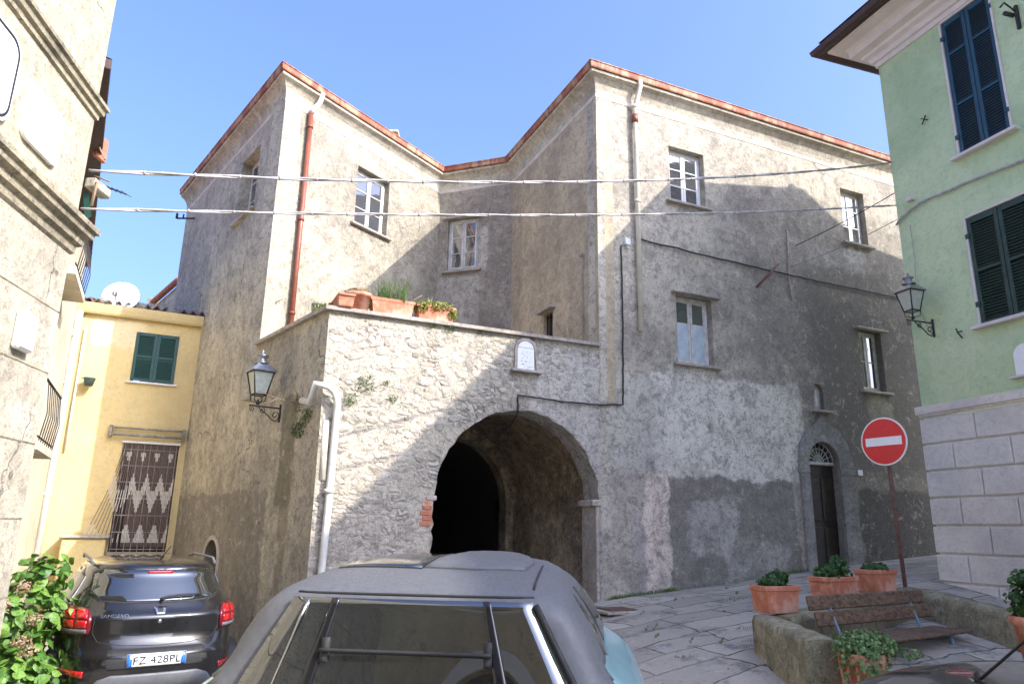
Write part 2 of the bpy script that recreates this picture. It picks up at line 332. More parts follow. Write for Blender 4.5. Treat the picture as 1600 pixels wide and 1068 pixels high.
M['hyd'] = leafmat('hydrangea_leaf', (.05, .15, .02), (.20, .36, .06)); M['flower'] = leafmat('faded_flower', (.40, .30, .16), (.45, .26, .2))
M['gera'] = leafmat('geranium_leaf', (.02, .07, .015), (.05, .13, .025)); M['ivy'] = leafmat('ivy_leaf', (.06, .15, .04), (.22, .32, .12))
M['sedum'] = leafmat('sedum_leaf', (.16, .22, .03), (.34, .30, .05)); M['grass'] = leafmat('grass_blade', (.07, .16, .03), (.22, .30, .08)); M['weed'] = leafmat('weed_leaf', (.05, .11, .02), (.14, .2, .05))
M['dry'] = leafmat('dry_leaf', (.18, .08, .03), (.30, .2, .06)); M['twig'] = plain('dry_twig', (.25, .18, .11), .9)
def paving():
    g = G('stone_paving'); v = g.warp(.38, 1.1); v = g.warp(.05, 7, v); v = g.mapc((1, 1, 1), (0, 0, R_(-22)), v)
    br = g.n('TexBrick', {'offset': .43, 'squash': 1.3, 'squash_frequency': 3}, Vector=v, Color1=(.50, .44, .36), Color2=(.30, .265, .215), Mortar=(.06, .06, .045), Scale=1.0, Mortar_Size=.012, Mortar_Smooth=.5, Bias=.1, Brick_Width=.78, Row_Height=.46)
    c = br.outputs[0]; big = g.noise(.9, 5, .6); fi = g.noise(30, 5, .7)
    c = g.mix(g.math('MULTIPLY', g.ramp(big, .42, .65), .6), c, (.36, .32, .26)); c = g.mix(g.math('MULTIPLY', g.ramp(g.noise(2.6, 7, .75), .5, .64), .65), c, (.11, .105, .095)); c = g.mix(g.math('MULTIPLY', g.ramp(g.noise(4.1, 7, .75), .56, .68), .5), c, (.5, .47, .42)); c = g.mix(g.math('MULTIPLY', g.ramp(fi, .5, .75), .5), c, (.1, .1, .1))
    moss = g.math('MULTIPLY', br.outputs[1], g.ramp(g.noise(1.7, 3), .45, .6)); c = g.mix(moss, c, (.05, .07, .02))
    h = g.math('SUBTRACT', 1., br.outputs[1]); nr = g.bump(h, .012); nr = g.bump(fi, .005, prev=nr); nr = g.bump(g.noise(3, 4), .02, prev=nr)
    return g.fin(c, .72, nr)
M['paving'] = paving()
M['asphalt'] = stucco('lane_surface', (.13, .13, .13), (.06, .06, .06), (.2, .2, .19), crack=.5, seed=131.)
def tiles():
    g = G('roof_tiles'); wv = g.n('TexWave', {'wave_type': 'BANDS', 'bands_direction': 'X'}, Vector=g.co(), Scale=1.6, Distortion=.5); c = g.mix(g.ramp(g.noise(6, 5), .35, .65), (.28, .10, .06), (.15, .08, .06))
    return g.fin(c, .9, g.bump(wv.outputs[1], .05))
M['tiles'] = tiles()
M['shutgreen'] = plain('green_shutter_paint', (.010, .065, .052), .45, var=.15)
M['shutblue'] = plain('blue_shutter_paint', (.008, .048, .075), .45, var=.2, scale=4)
M['shutdark'] = plain('dark_green_shutter_paint', (.012, .038, .026), .5, var=.35, scale=5)
M['brown'] = plain('brown_timber', (.055, .03, .025), .7, var=.25)
M['signwhite'] = plain('sign_white', (.78, .78, .76), .4, var=.03, bump=0); M['signred'] = plain('sign_red', (.62, .012, .018), .35, var=.04, bump=0)
M['rustpole'] = plain('rusty_pole', (.13, .06, .045), .7, var=.4, scale=12)
M['shrine'] = plain('shrine_relief', (.60, .58, .52), .7, var=.2, scale=30, bump=.006)
M['rosepaint'] = plain('rose_lime_paint', (.55, .40, .34), .8, var=.1)
def carpaint(name, col, metal=.6, rough=.25, coat=1., flake=True):
    g = G(name); n = g.noise(4, 3); c = g.mix(g.ramp(n, .3, .7), col, tuple(x*1.15 for x in col))
    dust = g.noise(1.8, 5); r = g.ramp(dust, .3, .7, rough, rough+.12)
    return g.fin(c, r, None, Metallic=metal, Coat_Weight=coat, Coat_Roughness=.04)
M['darkpaint'] = carpaint('dark_metallic_paint', (.018, .0175, .018)); M['mint'] = carpaint('mint_paint', (.30, .58, .60), .1, .3)
M['matte'] = plain('matte_grey_roof', (.10, .103, .108), .55, var=.12, scale=40, bump=.0005); M['blackgloss'] = plain('black_gloss', (.012, .012, .014), .12, bump=0)
M['rubber'] = plain('black_rubber', (.02, .02, .02), .7); M['greyplastic'] = plain('grey_bumper_plastic', (.12, .125, .135), .5); M['chrome'] = plain('chrome', (.6, .6, .6), .15, 1., bump=0)
M['redlens'] = plain('red_lens', (.42, .008, .01), .12, bump=0, Coat_Weight=1.); M['darkred'] = plain('dark_red_lens', (.12, .006, .01), .15, bump=0); M['plateblue'] = plain('plate_blue', (.02, .13, .55), .4, bump=0); M['ink'] = plain('ink', (.02, .02, .025), .5, bump=0)
M['strings'] = plain('dark_rope_strings', (.24, .18, .15), .8); M['stringlight'] = plain('light_rope_strings', (.72, .67, .58), .8)
M['bluegrey'] = plain('blue_grey_metal', (.14, .2, .24), .5); M['brick'] = plain('orange_brick', (.45, .16, .09), .85, var=.2); M['greenpot'] = plain('dark_green_pot', (.05, .09, .075), .5)

# ------------------------------------------------------------------ ground
GP = [(0, 0, -1.62), (0, -4, -1.6), (-.4, 3.2, -1.70), (0, 5, -1.68), (-3.7, 7.6, -1.92), (-5.5, 6, -1.92), (-3.4, 10.4, -1.85), (-6, 13.4, -1.8), (-8, 12, -1.85), (1.37, 10.8, -1.0), (3.2, 11.75, -.82), (5., 12.5, -.62), (8, 13.9, -.36), (12, 15.6, -.1), (2.4, 7.3, -1.1), (2.42, 5.9, -1.3), (5.8, 9.9, -.62), (6.4, 8.2, -.95), (2, 3, -1.6), (5, 4, -1.5), (8, 0, -1.5), (-2.2, 9.1, -1.72), (-.3, 9.6, -1.35), (-1.2, 12.5, -1.3), (-3, 4, -1.82), (.4, 8, -1.35), (-8, -6, -1.7), (12, -6, -1.5), (-20, 20, -1.8), (25, 25, .2), (-20, -20, -1.8), (25, -20, -1.5), (0, 35, -1)]
_P = np.array(GP); _d = np.linalg.norm(_P[:, None, :2]-_P[None, :, :2], axis=2); _n = len(_P)
_K = np.zeros((_n+3, _n+3)); _K[:_n, :_n] = np.sqrt(_d**2+.6)-.0; _K[:_n, _n] = 1; _K[_n, :_n] = 1; _K[:_n, _n+1:] = _P[:, :2]; _K[_n+1:, :_n] = _P[:, :2].T
_K[:_n, :_n] += 0
_W = np.linalg.solve(_K+1e-9*np.eye(_n+3), np.concatenate([_P[:, 2], [0, 0, 0]]))
def gz(x, y):
    d = np.sqrt((_P[:, 0]-x)**2+(_P[:, 1]-y)**2+.6); return float(d @ _W[:_n]+_W[_n]+_W[_n+1]*x+_W[_n+2]*y)
xs = np.concatenate([np.linspace(-300, -14, 8), np.linspace(-12, 16, 85), np.linspace(18, 300, 8)]); ys = np.concatenate([np.linspace(-300, -8, 8), np.linspace(-6, 20, 79), np.linspace(22, 300, 8)])
gm = MB(); vs = []
for y in ys:
    for x in xs:
        z = gz(min(max(x, -18), 24), min(max(y, -15), 30)); vs.append((x, y, z))
nx = len(xs); gm.add(vs, [(j*nx+i, j*nx+i+1, (j+1)*nx+i+1, (j+1)*nx+i) for j in range(len(ys)-1) for i in range(nx-1)], True)
tag(gm.build('ground', M['paving']), 'grey stone slab paving sloping up to the arched house', 'ground', kind='structure')
def cover():
    p = atz(968, 953, -1.03); m = MB(); Mx = Matrix.Translation((p.x, p.y, gz(p.x, p.y)+.012)) @ Matrix.Rotation(R_(24.6), 4, 'Z')
    fr = MB(); fr.bbox(-.36, .36, -.3, .3, -.03, 0, .004, Mx); t = fr.build('manhole_cover', M['captop'])
    tag(t, 'rusty drain cover in a pale concrete frame at the arch foot', 'drain cover')
    c = MB().bbox(-.25, .25, -.2, .2, 0, .012, .004, Mx); c.build('lid', M['rustpole'], t, I4)
cover()

# ------------------------------------------------------------------ window builders
def casement(parent, fr, u0, u1, z0, z1, rows=3, mat='white', depth=.13, sill=True, hood=False, ajar=0, panel=False, curtain=False, label=None, t=.055):
    """two-leaf wooden window: frame > leaf bars, pane, sill"""
    o = MB(); d = depth
    for a, b, c, e in ((u0, u0+t, z0, z1), (u1-t, u1, z0, z1), (u0+t, u1-t, z1-t, z1), (u0+t, u1-t, z0, z0+t)): o.bbox(a+.002, b-.002, d, d+.07, c+.002, e-.002, .006)
    win = o.build('window', M[mat], parent, fr.M)
    if label: win['label'] = label
    um = (u0+u1)/2; leaves = ((u0+t, um-.004, 1), (um+.004, u1-t, -1))
    for a, b, sg in leaves:
        l = MB(); g = MB(); bw = .045; W = b-a
        for p in ((0, bw, 0, 1), (W-bw, W, 0, 1)): l.bbox(p[0], p[1], 0, .04, z0+t, z1-t, .005)
        hz = [z0+t+(z1-z0-2*t)*k/rows for k in range(rows+1)]
        if panel: hz = [z0+t, z0+t+(z1-z0-2*t)*.62, z1-t]
        for k, h in enumerate(hz):
            e = bw/2 if 0 < k < len(hz)-1 else bw; a0 = h if k == 0 else (h-e if k == len(hz)-1 else h-e/2); l.bbox(bw, W-bw, .004, .036, a0, a0+e, .004)
        Mx = fr.M @ Matrix.Translation((a, d-.012, 0))
        if ajar and sg == ajar:
            piv = (0 if sg == 1 else W); Mx = Mx @ Matrix.Translation((piv, 0, 0)) @ Matrix.Rotation(R_(35)*sg, 4, 'Z') @ Matrix.Translation((-piv, 0, 0))
        lf = l.build('leaf', M[mat], win, Mx)
        g.box(bw*.8, W-bw*.8, .018, .022, z0+t, z1-t); g.build('pane', M['pane'], lf, Mx)
        if panel:
            k = MB(); k.bbox(bw, W-bw, .006, .03, hz[0]+bw, hz[1]-.01, .006); k.build('panel', M['bluewood'], lf, Mx)
        if curtain:
            cm = MB(); n = 14
            v2 = [(bw+(W-2*bw)*i/n, .06+.012*math.sin(i*1.9), z) for z in (z0+t, z1-t) for i in range(n+1)]; cm.add(v2, [(i, i+1, n+2+i, n+1+i) for i in range(n)], True); cm.build('curtain', M['curtain'], win, Mx)
    if sill: 
        s = MB(); s.bbox(u0-.1, u1+.1, -.08, depth-.01, z0-.045, z0-.002, .006); s.build('sill', M['slab'], win, fr.M)
    if hood:
        s = MB(); s.bbox(u0-.1, u1+.14, -.1, .05, z1+.004, z1+.035, .006); s.build('hood', M['slab'], win, fr.M)
    return win
def wall(parent, name, fr, outline, holes, mat, depth=.32):
    m = MB(); m.prism(outline, 0, depth, holes, back=True); return m.build(name, M[mat], parent, fr.M)
def shutter_leaf(m, a, b, z0, z1, panels, y=-.0, th=.035, bw=.055, sl=.042, solid=()):
    m.bbox(a, a+bw, y, y+th, z0, z1, .005); m.bbox(b-bw, b, y, y+th, z0, z1, .005)
    for k, (p, q) in enumerate(panels):
        m.bbox(a+bw, b-bw, y, y+th, p-bw*.8, p, .004)
        if k in solid: m.box(a+bw, b-bw, y+.012, y+th-.01, p, q); continue
        z = p+sl*.4
        while z < q-.01:
            vs = [(a+bw, y+.004, z), (b-bw, y+.004, z), (b-bw, y+th-.004, z+sl*.62), (a+bw, y+th-.004, z+sl*.62), (a+bw, y+.004, z+.008), (b-bw, y+.004, z+.008), (b-bw, y+th-.004, z+sl*.62+.008), (a+bw, y+th-.004, z+sl*.62+.008)]
            m.add(vs, [(0, 1, 2, 3), (4, 7, 6, 5), (0, 4, 5, 1), (2, 6, 7, 3)]); z += sl
    m.bbox(a+bw, b-bw, y, y+th, panels[-1][1], z1, .004)

# ------------------------------------------------------------------ old house with the arch
ZT = 2.76                                     # top of terrace wall
house = thing('old_house', 'weathered grey two-winged plaster house with an arched passage, terrace and rusty eaves', 'house', (TC.x, TC.y, -1.75))
FE = 14.0
def arch_pts(u0, u1, zb, zs, n=22):
    r = (u1-u0)/2; c = (u0+u1)/2; return [(u1, zb)]+arc(c, zs, r, 0, 180, n, 1.29 if r > 1.2 else r)+[(u0, zb)]
# terrace front with the archway (opening runs to the ground, outline goes round it); edges of the arch are worn
AU0, AU1, AZS = -2.61, -.03, .36
def worn(pts, a, s):
    rn = random.Random(s); out = []
    for i, (u, z) in enumerate(pts):
        out.append((u+rn.uniform(-a, a), z+rn.uniform(-a, a)))
    return out
ar = arch_pts(AU0, AU1, -2.4, AZS, 40)
left_rag = [(AU0+random.uniform(-.035, .03), AZS-.06-i*.09) for i in range(1, 24)]
inner = [ar[0]]+worn(ar[1:-1], .014, 4)+left_rag+[ar[-1]]
tw = wall(house, 'terrace_wall', F, [(TCu, -2.4), (TCu, ZT), (0, ZT), (0, -2.4)]+inner, [], 'terrace', .45)
# main facade of the right wing
dc, dr = 4.58, .37
door_hole = [(dc-dr, -1.3), (dc+dr, -1.3)]+arc(dc, 1.2, dr, 0, 180, 14)
nich1 = [(4.50, 2.14), (4.76, 2.14)]+arc(4.63, 2.50, .13, 0, 180, 8)
FW = [(1.50, 2.28, 5.59, 6.66), (1.52, 2.28, 2.68, 3.88), (5.76, 6.42, 5.62, 6.80), (5.84, 6.46, 2.63, 3.83)]
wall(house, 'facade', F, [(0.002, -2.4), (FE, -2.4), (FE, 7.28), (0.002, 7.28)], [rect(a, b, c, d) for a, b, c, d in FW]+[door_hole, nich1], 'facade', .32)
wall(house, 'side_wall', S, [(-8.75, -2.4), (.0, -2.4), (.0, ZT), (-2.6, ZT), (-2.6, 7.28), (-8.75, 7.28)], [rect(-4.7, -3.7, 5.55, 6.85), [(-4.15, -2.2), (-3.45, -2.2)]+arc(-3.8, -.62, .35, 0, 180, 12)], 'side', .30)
wall(house, 'left_wing_front', LF, [(.0, 1.9), (LFA, 1.9), (LFA, 7.28), (.0, 7.28)], [rect(1.80, 2.68, 5.57, 6.78)], 'front_left', .32)
wall(house, 'court_side_wall', RS, [(RSB, 1.9), (-.003, 1.9), (-.003, 7.28), (RSB, 7.28)], [rect(-2.0, -1.62, 2.9, 3.82)], 'court', .30)
wall(house, 'court_back_wall', BK, [(0, 1.9), (BKL, 1.9), (BKL, 7.28), (0, 7.28)], [rect(.22, .95, 5.33, 6.53)], 'back', .30)
for (a, b, c, d), kw in zip(FW, (dict(curtain=False), dict(hood=True, panel=True, mat='oldpaint'), dict(), dict(hood=True, mat='oldpaint', rows=2))): casement(house, F, a, b, c, d, **kw)
casement(house, S, -4.7, -3.7, 5.55, 6.85, mat='oldpaint', depth=.2)
casement(house, LF, 1.80, 2.68, 5.57, 6.78, mat='oldpaint')
casement(house, BK, .22, .95, 5.33, 6.53, mat='oldpaint', depth=.06, hood=True)
m = MB(); m.bbox(-1.99, -1.63, .12, .16, 2.9, 3.81, .01); w5 = m.build('window', M['brown'], house, RS.M)
m = MB()
for k in range(3): m.tube([(-1.95+.14*k, .06, 2.95), (-1.95+.14*k, .06, 3.8)], .012, 6)
m.build('bars', M['iron'], w5, RS.M)
m = MB().bbox(-2.1, -1.5, -.12, .02, 3.83, 3.86, .005); m.build('hood', M['slab'], w5, RS.M)
# parapet slab, terrace floor
m = MB(); m.sweep([S.w(-2.62), TC, F.w(-.0)], [(-.42, ZT+.002), (.07, ZT+.002), (.075, ZT+.05), (-.42, ZT+.055), (-.42, ZT+.002)]); m.build('parapet_cap', M['slab'], house, I4)
m = MB(); q = [F.w(TCu+.1, .1), F.w(.0, .1), B, A, LC]; m.add([(p.x, p.y, 1.95) for p in q], [list(range(5))]); m.build('terrace_floor', M['slab'], house, I4)
# eaves: string course, cove, gutter along both wings
path = [S.w(-8.75), LC, A, B, P2, F.w(FE)]
m = MB(); m.sweep(path, [(0, 7.20), (.008, 7.205), (.012, 7.272), (.002, 7.28)]); m.build('string_course', M['string'], house, I4)
m = MB(); m.sweep(path, [(-.3, 7.276), (.006, 7.276), (.012, 7.36), (.04, 7.45), (.10, 7.53), (.17, 7.57), (.18, 7.61), (-.3, 7.615)]); m.build('cornice', M['cornice'], house, I4)
m = MB(); m.sweep(path, [(.14, 7.62), (.205, 7.622), (.215, 7.64), (.22, 7.725), (.232, 7.73), (.232, 7.745), (.17, 7.745), (.13, 7.65)]); m.build('gutter', M['rust'], house, I4)
bk = [F.w(FE), F.w(FE, 9), Vector((-2.5, 24, 0)), S.w(-8.75, 1) + Vector((1, 6, 0))]
poly = [Vector((p.x, p.y)) for p in path[:-1]]+[Vector((p.x, p.y)) for p in bk]
tri = geometry.tessellate_polygon([[Vector((p.x, p.y, 0)) for p in poly]])
m = MB(); m.add([(p.x, p.y, 7.69) for p in poly], tri); n = len(poly)
m.build('roof', M['tiles'], house, I4)
m = MB()
bb = [bk[0], bk[1], bk[2], bk[3], S.w(-8.75)]
for p, q in zip(bb[:-1], bb[1:]): m.add([(p.x, p.y, -2.4), (q.x, q.y, -2.4), (q.x, q.y, 7.68), (p.x, p.y, 7.68)], [(0, 1, 2, 3)])
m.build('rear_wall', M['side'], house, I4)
ch = at(607, 214, 16.5); m = MB(); m.bbox(-.22, .22, -.2, .2, 7.9, ch.z, .01, Matrix.Translation((ch.x, ch.y, 0))); m.bbox(-.28, .28, -.26, .26, ch.z, ch.z+.07, .01, Matrix.Translation((ch.x, ch.y, 0))); m.build('chimney', M['cornice'], house, I4)
# vaulted passage behind the arch, with an inner arch
vp = [(AU1+.02, -2.3), (AU1+.02, .38)]+[(u, z) for u, z in arc((AU0+AU1)/2, .42, 1.36, 0, 180, 30, 1.42)]+[(AU0-.05, -2.3)]
def vault(y0, y1, pts, nseg=14):
    m = MB(); n = len(pts); rn = random.Random(3)
    vs = [(u+rn.uniform(-.015, .015), y0+(y1-y0)*j/nseg, z+rn.uniform(-.015, .015)) for j in range(nseg+1) for u, z in pts]
    m.add(vs, [(j*n+i, j*n+i+1, (j+1)*n+i+1, (j+1)*n+i) for j in range(nseg) for i in range(n-1)], True); return m
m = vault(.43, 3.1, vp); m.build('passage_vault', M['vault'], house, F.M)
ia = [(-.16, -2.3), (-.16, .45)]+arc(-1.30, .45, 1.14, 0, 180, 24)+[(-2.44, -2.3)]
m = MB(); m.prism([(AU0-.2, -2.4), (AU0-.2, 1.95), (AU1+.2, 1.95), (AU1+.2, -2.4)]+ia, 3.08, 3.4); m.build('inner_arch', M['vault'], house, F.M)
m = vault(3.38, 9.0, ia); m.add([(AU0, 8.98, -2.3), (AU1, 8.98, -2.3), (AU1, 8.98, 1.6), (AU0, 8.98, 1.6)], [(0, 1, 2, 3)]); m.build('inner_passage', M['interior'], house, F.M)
# impost stones of the arch
m = MB(); m.bbox(AU1-.13, AU1+.02, -.02, .43, .33, .42, .012); m.bbox(AU1-.06, AU1+.0, .004, .43, -2.3, .33, .01); m.build('impost', M['slab'], house, F.M)
m = MB(); m.bbox(AU0-.12, AU0+.035, -.012, .4, .33, .40, .015); m.build('impost', M['slab'], house, F.M)
# ragged rim stones round the arch
m = MB(); rn = random.Random(5)
for i in range(29):
    a = R_(8+164*i/28); cu, cz = (AU0+AU1)/2, AZS; r0, r1 = 1.31, 1.31+rn.uniform(.10, .30); da = R_(2.6)
    q = [(cu+r*math.cos(a+s*da)*.995+rn.uniform(-.01, .01), cz+r*math.sin(a+s*da)+rn.uniform(-.01, .01)) for r, s in ((r0, -.9), (r1, -.8), (r1, .8), (r0, .9))]; m.prism(q, -.003-rn.uniform(0, .010), .03)
m.build('arch_ring', M['terrace'], house, F.M)
g = G('field_stone'); r = g.n('NewGeometry').outputs['Random Per Island']; cr = g.n('ValToRGB', None, Fac=r).outputs[0]
el = cr.node.color_ramp.elements; el[0].color = (.32, .29, .24, 1); el[1].color = (.55, .51, .42, 1)
for ps, cl in ((.2, (.46, .42, .35, 1)), (.45, (.52, .48, .40, 1)), (.6, (.42, .36, .28, 1)), (.8, (.48, .43, .35, 1))): e_ = el.new(ps); e_.color = cl
cc_ = g.mix(g.math('MULTIPLY', g.ramp(g.noise(5.5, 7, .75), .48, .62), .6), cr, (.26, .23, .19)); cc_ = g.mix(g.math('MULTIPLY', g.ramp(g.noise(30, 5, .7), .5, .66), .6), cc_, (.22, .2, .17))
M['fieldstone'] = g.fin(cc_, .93, g.bump(g.noise(22, 6, .75), .02, prev=g.bump(g.noise(7, 4), .03)))
rn = random.Random(19); m = MB(); placed = []; ico = bmesh.new(); bmesh.ops.create_icosphere(ico, subdivisions=2, radius=1); IV = [v.co.copy() for v in ico.verts]; IF = [[v.index for v in f.verts] for f in ico.faces]; ico.free()
for _ in range(9000):
    u, z = rn.uniform(TCu+.03, -.05), rn.uniform(-1.9, ZT-.04); big = .75 if z > 1.0 and u < -2.0 else .5
    if u > -1.25 and rn.random() < .85: continue
    if math.sin(u*2.3+1)*math.sin(z*2.9+.5)+.5*math.sin(u*5.1-z*4.3) > .12 and rn.random() < .93: continue
    a, b = rn.uniform(.05, .17)*big, rn.uniform(.035, .085)*big
    if math.hypot(u-(AU0+AU1)/2, z-AZS) < 1.30+a+.03 and z > AZS-.1 or (z <= AZS and u > AU0-a-.03): continue
    if abs(u+1.285) < .24+a and 2.1 < z < 2.8: continue
    if u-a < TCu+.005 or z+b > ZT-.01 or any(abs(u-q[0]) < (a+q[2])*.86 and abs(z-q[1]) < (b+q[3])*.9 for q in placed): continue
    placed.append((u, z, a, b)); th = rn.uniform(-.25, .25); ph = [rn.uniform(0, 6.3) for _ in range(4)]; d = rn.uniform(.0015, .008); vs = []
    for v in IV:
        k = 1+.16*math.sin(3*v.x+ph[0])+.14*math.sin(4*v.z+ph[1])+.1*math.sin(5*v.x-3*v.z+ph[2]); x, z_ = math.copysign(abs(v.x)**.75, v.x)*a*k, math.copysign(abs(v.z)**.75, v.z)*b*k
        vs.append((u+x*math.cos(th)-z_*math.sin(th), math.copysign(abs(v.y)**.6, v.y)*d+.002, z+x*math.sin(th)+z_*math.cos(th)))
    m.add(vs, IF, True)
print('stones', len(placed)); m.build('facing_stones', M['fieldstone'], house, F.M)
# small red brick infill
m = MB()
for k in range(4): m.bbox(-2.80+.03*(k % 2), -2.66+.02*(k % 2), -.012, .05, .0+.07*k, .055+.07*k, .006)
m.build('brick_patch', M['brick'], house, F.M)
# downpipes
m = MB(); u, _ = LF.uz(466, 340); m.tube([(u+.12, -.19, 7.64), (u+.115, -.19, 7.55), (u+.09, -.16, 7.42), (u+.02, -.1, 7.30), (u, -.08, 7.2)], .046, 12, LF.M); m.build('pipe_elbow', M['whitepipe'], house, I4)
m = MB(); m.tube([(u, -.08, 7.2), (u, -.08, 2.0)], .044, 12, LF.M); 
for z in (6.9, 5.1, 3.4): m.tube([(u, -.08, z), (u, -.08, z+.05)], .056, 12, LF.M)
m.build('downpipe', M['copper'], house, I4)['label'] = 'rust red downpipe'
m = MB(); u = .745; m.tube([(u+.05, -.19, 7.64), (u+.05, -.19, 7.52), (u+.02, -.12, 7.3), (u, -.08, 7.14), (u, -.08, 3.1)], .042, 12, F.M)
for z in (7.15, 5.35): m.tube([(u, -.08, z), (u, -.08, z+.05)], .053, 12, F.M)
dp = m.build('downpipe', M['creampipe'], house, I4); dp['label'] = 'cream downpipe that ends above the ground'
m = MB().tube([(u, -.08, 6.86), (u, -.08, 7.02)], .055, 12, F.M); m.build('pipe_joint', M['copper'], dp, I4)
def wp(px, py, fr, off):
    u, z = fr.uz(px, py); return fr.w(u, -off, z)
m = MB(); m.tube([wp(482, 627, S, .09), wp(497, 630, S, .11), TC+Vector((-.06, -.13, 1.74)), F.w(TCu+.05, -.13, 1.71), F.w(TCu+.12, -.12, 1.66), F.w(TCu+.165, -.11, 1.58), F.w(TCu+.185, -.10, 1.47), F.w(TCu+.185, -.08, 1.3), F.w(TCu+.17, -.08, .2), F.w(TCu+.12, -.08, -1.9)], .046, 14)
for z in (.38, -.9): m.tube([F.w(TCu+.165, -.08, z), F.w(TCu+.165, -.08, z+.05)], .064, 12)
m.build('downpipe', M['whitepipe'], house, I4)['label'] = 'peeling white downpipe round the terrace corner'
m = MB(); m.tube([wp(515, 657, S, .05), wp(509, 750, S, .05)], .042, 10); m.build('pipe_stub', M['creampipe'], house, I4)
# doorway: stone surround, door leaf, fanlight
so = [(4.0, -1.0), (4.21, -1.0), (4.21, 1.2)]+arc(dc, 1.2, dr+.001, 180, 0, 14)+[(4.951, -1.0), (5.3, -1.0), (5.3, 1.2), (5.22, 1.5), (5.02, 1.78), (4.72, 1.92), (4.6, 2.06), (4.50, 1.92), (4.2, 1.72), (4.04, 1.5), (4.0, 1.2)]
m = MB(); m.prism(so, -.055, .0); m.bbox(3.97, 4.215, -.07, .0, 1.0, 1.1, .01); m.bbox(4.945, 5.33, -.07, .0, 1.0, 1.1, .01); surr = m.build('door_surround', M['darkstone'], house, F.M)
m = MB(); m.bbox(4.22, 4.94, .11, .16, -1.2, 1.15, .01)
for a in (4.28, 4.62):
    for z0, z1 in ((-.55, .1), (.2, .95)): m.bbox(a, a+.27, .09, .115, z0, z1, .02)
door = m.build('door', M['oakdoor'], house, F.M)
m = MB(); m.lathe([(0, .03), (.022, .02), (.012, 0), (.012, -.03)], 10, F.M @ Matrix.Translation((4.30, .08, .12)) @ Matrix.Rotation(R_(90), 4, 'X')); m.build('handle', M['chrome'], door, I4)
m = MB(); m.bbox(4.22, 4.94, .06, .16, 1.17, 1.22, .01); tr = m.build('transom', M['oldpaint'], house, F.M)
m = MB()
for a in range(0, 181, 20): m.tube([(dc, .08, 1.22), (dc+.34*math.cos(R_(a)), .08, 1.22+.34*math.sin(R_(a)))], .007, 5)
for r in (.12, .24, .35): m.tube([(dc+r*math.cos(R_(a)), .08, 1.22+r*math.sin(R_(a))) for a in range(0, 181, 12)], .008, 5)
m.build('fanlight_grille', M['oldpaint'], tr, F.M)
m = MB(); m.add([(4.2, .14, 1.15), (4.96, .14, 1.15), (4.96, .14, 1.6), (4.2, .14, 1.6)], [(0, 1, 2, 3)]); m.build('fanlight_pane', M['pane'], tr, F.M)
# niche with figure above the door, tile niche on the terrace
def niche(fr, u, z0, w_, h, flat):
    m = MB(); m.bbox(u-w_*.9, u+w_*.95, -.09, .02, z0-.04, z0, .006); sh = m.build('niche_sill', M['slab'], house, fr.M)
    m = MB(); o = [(u-w_*.5, z0+.003), (u+w_*.5, z0+.003)]+arc(u, z0+h-w_*.5, w_*.5, 0, 180, 12)
    if flat:
        m.prism(o, -.025, .0)
        pn = m.build('niche_panel', M['signwhite'], sh, fr.M); m = MB(); m.box(u-w_*.49, u+w_*.49, -.028, -.0252, z0+h*.76, z0+h*.775)
        rn = random.Random(9)
        for k in range(26):
            x = u+rn.uniform(-.3, .3)*w_; z = z0+rn.uniform(.04, .68)*h; a = rn.uniform(-.02, .02); m.box(x, x+rn.uniform(.008, .03), -.028, -.0253, z, z+rn.uniform(.004, .012))
        m.build('relief', M['lampcap'], pn, fr.M)
        m = MB(); ro = [(u-w_*.68, z0+.003), (u-w_*.52, z0+.003)]+arc(u, z0+h-w_*.5, w_*.52, 180, 0, 12)+[(u+w_*.68, z0+.003)]+arc(u, z0+h-w_*.5, w_*.68, 0, 180, 12); m.prism(ro, -.03, 0.); m.build('niche_rim', M['slab'], sh, fr.M)
    else:
        m.prism([(a, b) for a, b in o], .09, .14); pn = m.build('niche_panel', M['shrine'], sh, fr.M)
        m = MB(); m.lathe([(0, 0), (.05, 0), (.055, .12), (.04, .25), (.022, .29), (.035, .33), (.03, .37), (0, .39)], 12, fr.M @ Matrix.Translation((u, .07, z0+.005)), sy=.6); m.build('figurine', M['shrine'], sh, I4)
niche(F, 4.63, 2.14, .26, .49, False); niche(F, -1.285, 2.25, .27, .44, True)
# house number plate
m = MB(); m.bbox(5.44, 5.56, -.012, 0, 1.02, 1.12, .003); m.build('number_plate', M['signwhite'], house, F.M)
# timber brace on facade and blocked side arch
m = MB(); (a, b), (c, d) = F.uz(1180, 449), F.uz(1213, 414); m.tube([(a, -.04, b), (c, -.05, d)], .022, 6, F.M); m.build('wall_tie', M['rustpole'], house, I4)
m = MB(); m.box(-4.2, -3.4, .2, .24, -2.2, -.2); m.build('side_door', M['bench'], house, S.M)
m = MB(); m.prism([(-4.22, -2.2), (-4.15, -2.2), (-4.15, -.62)]+arc(-3.8, -.62, .351, 180, 0, 12)+[(-3.45, -2.2), (-3.38, -2.2), (-3.38, -.62)]+arc(-3.8, -.62, .42, 0, 180, 12), -.02, 0.); m.build('side_door_rim', M['slab'], house, S.M)
# bracket with insulators near far eave
m = MB(); p = at(297, 341, 15.4); q = at(276, 341, 15.2); m.tube([p+Vector((.3, 0, 0)), q], .02, 6); m.tube([q, q+Vector((0, 0, .12))], .03, 6); m.tube([q+Vector((.15, 0, 0)), q+Vector((.15, 0, .1))], .02, 6); m.build('bracket', M['iron'], house, I4)

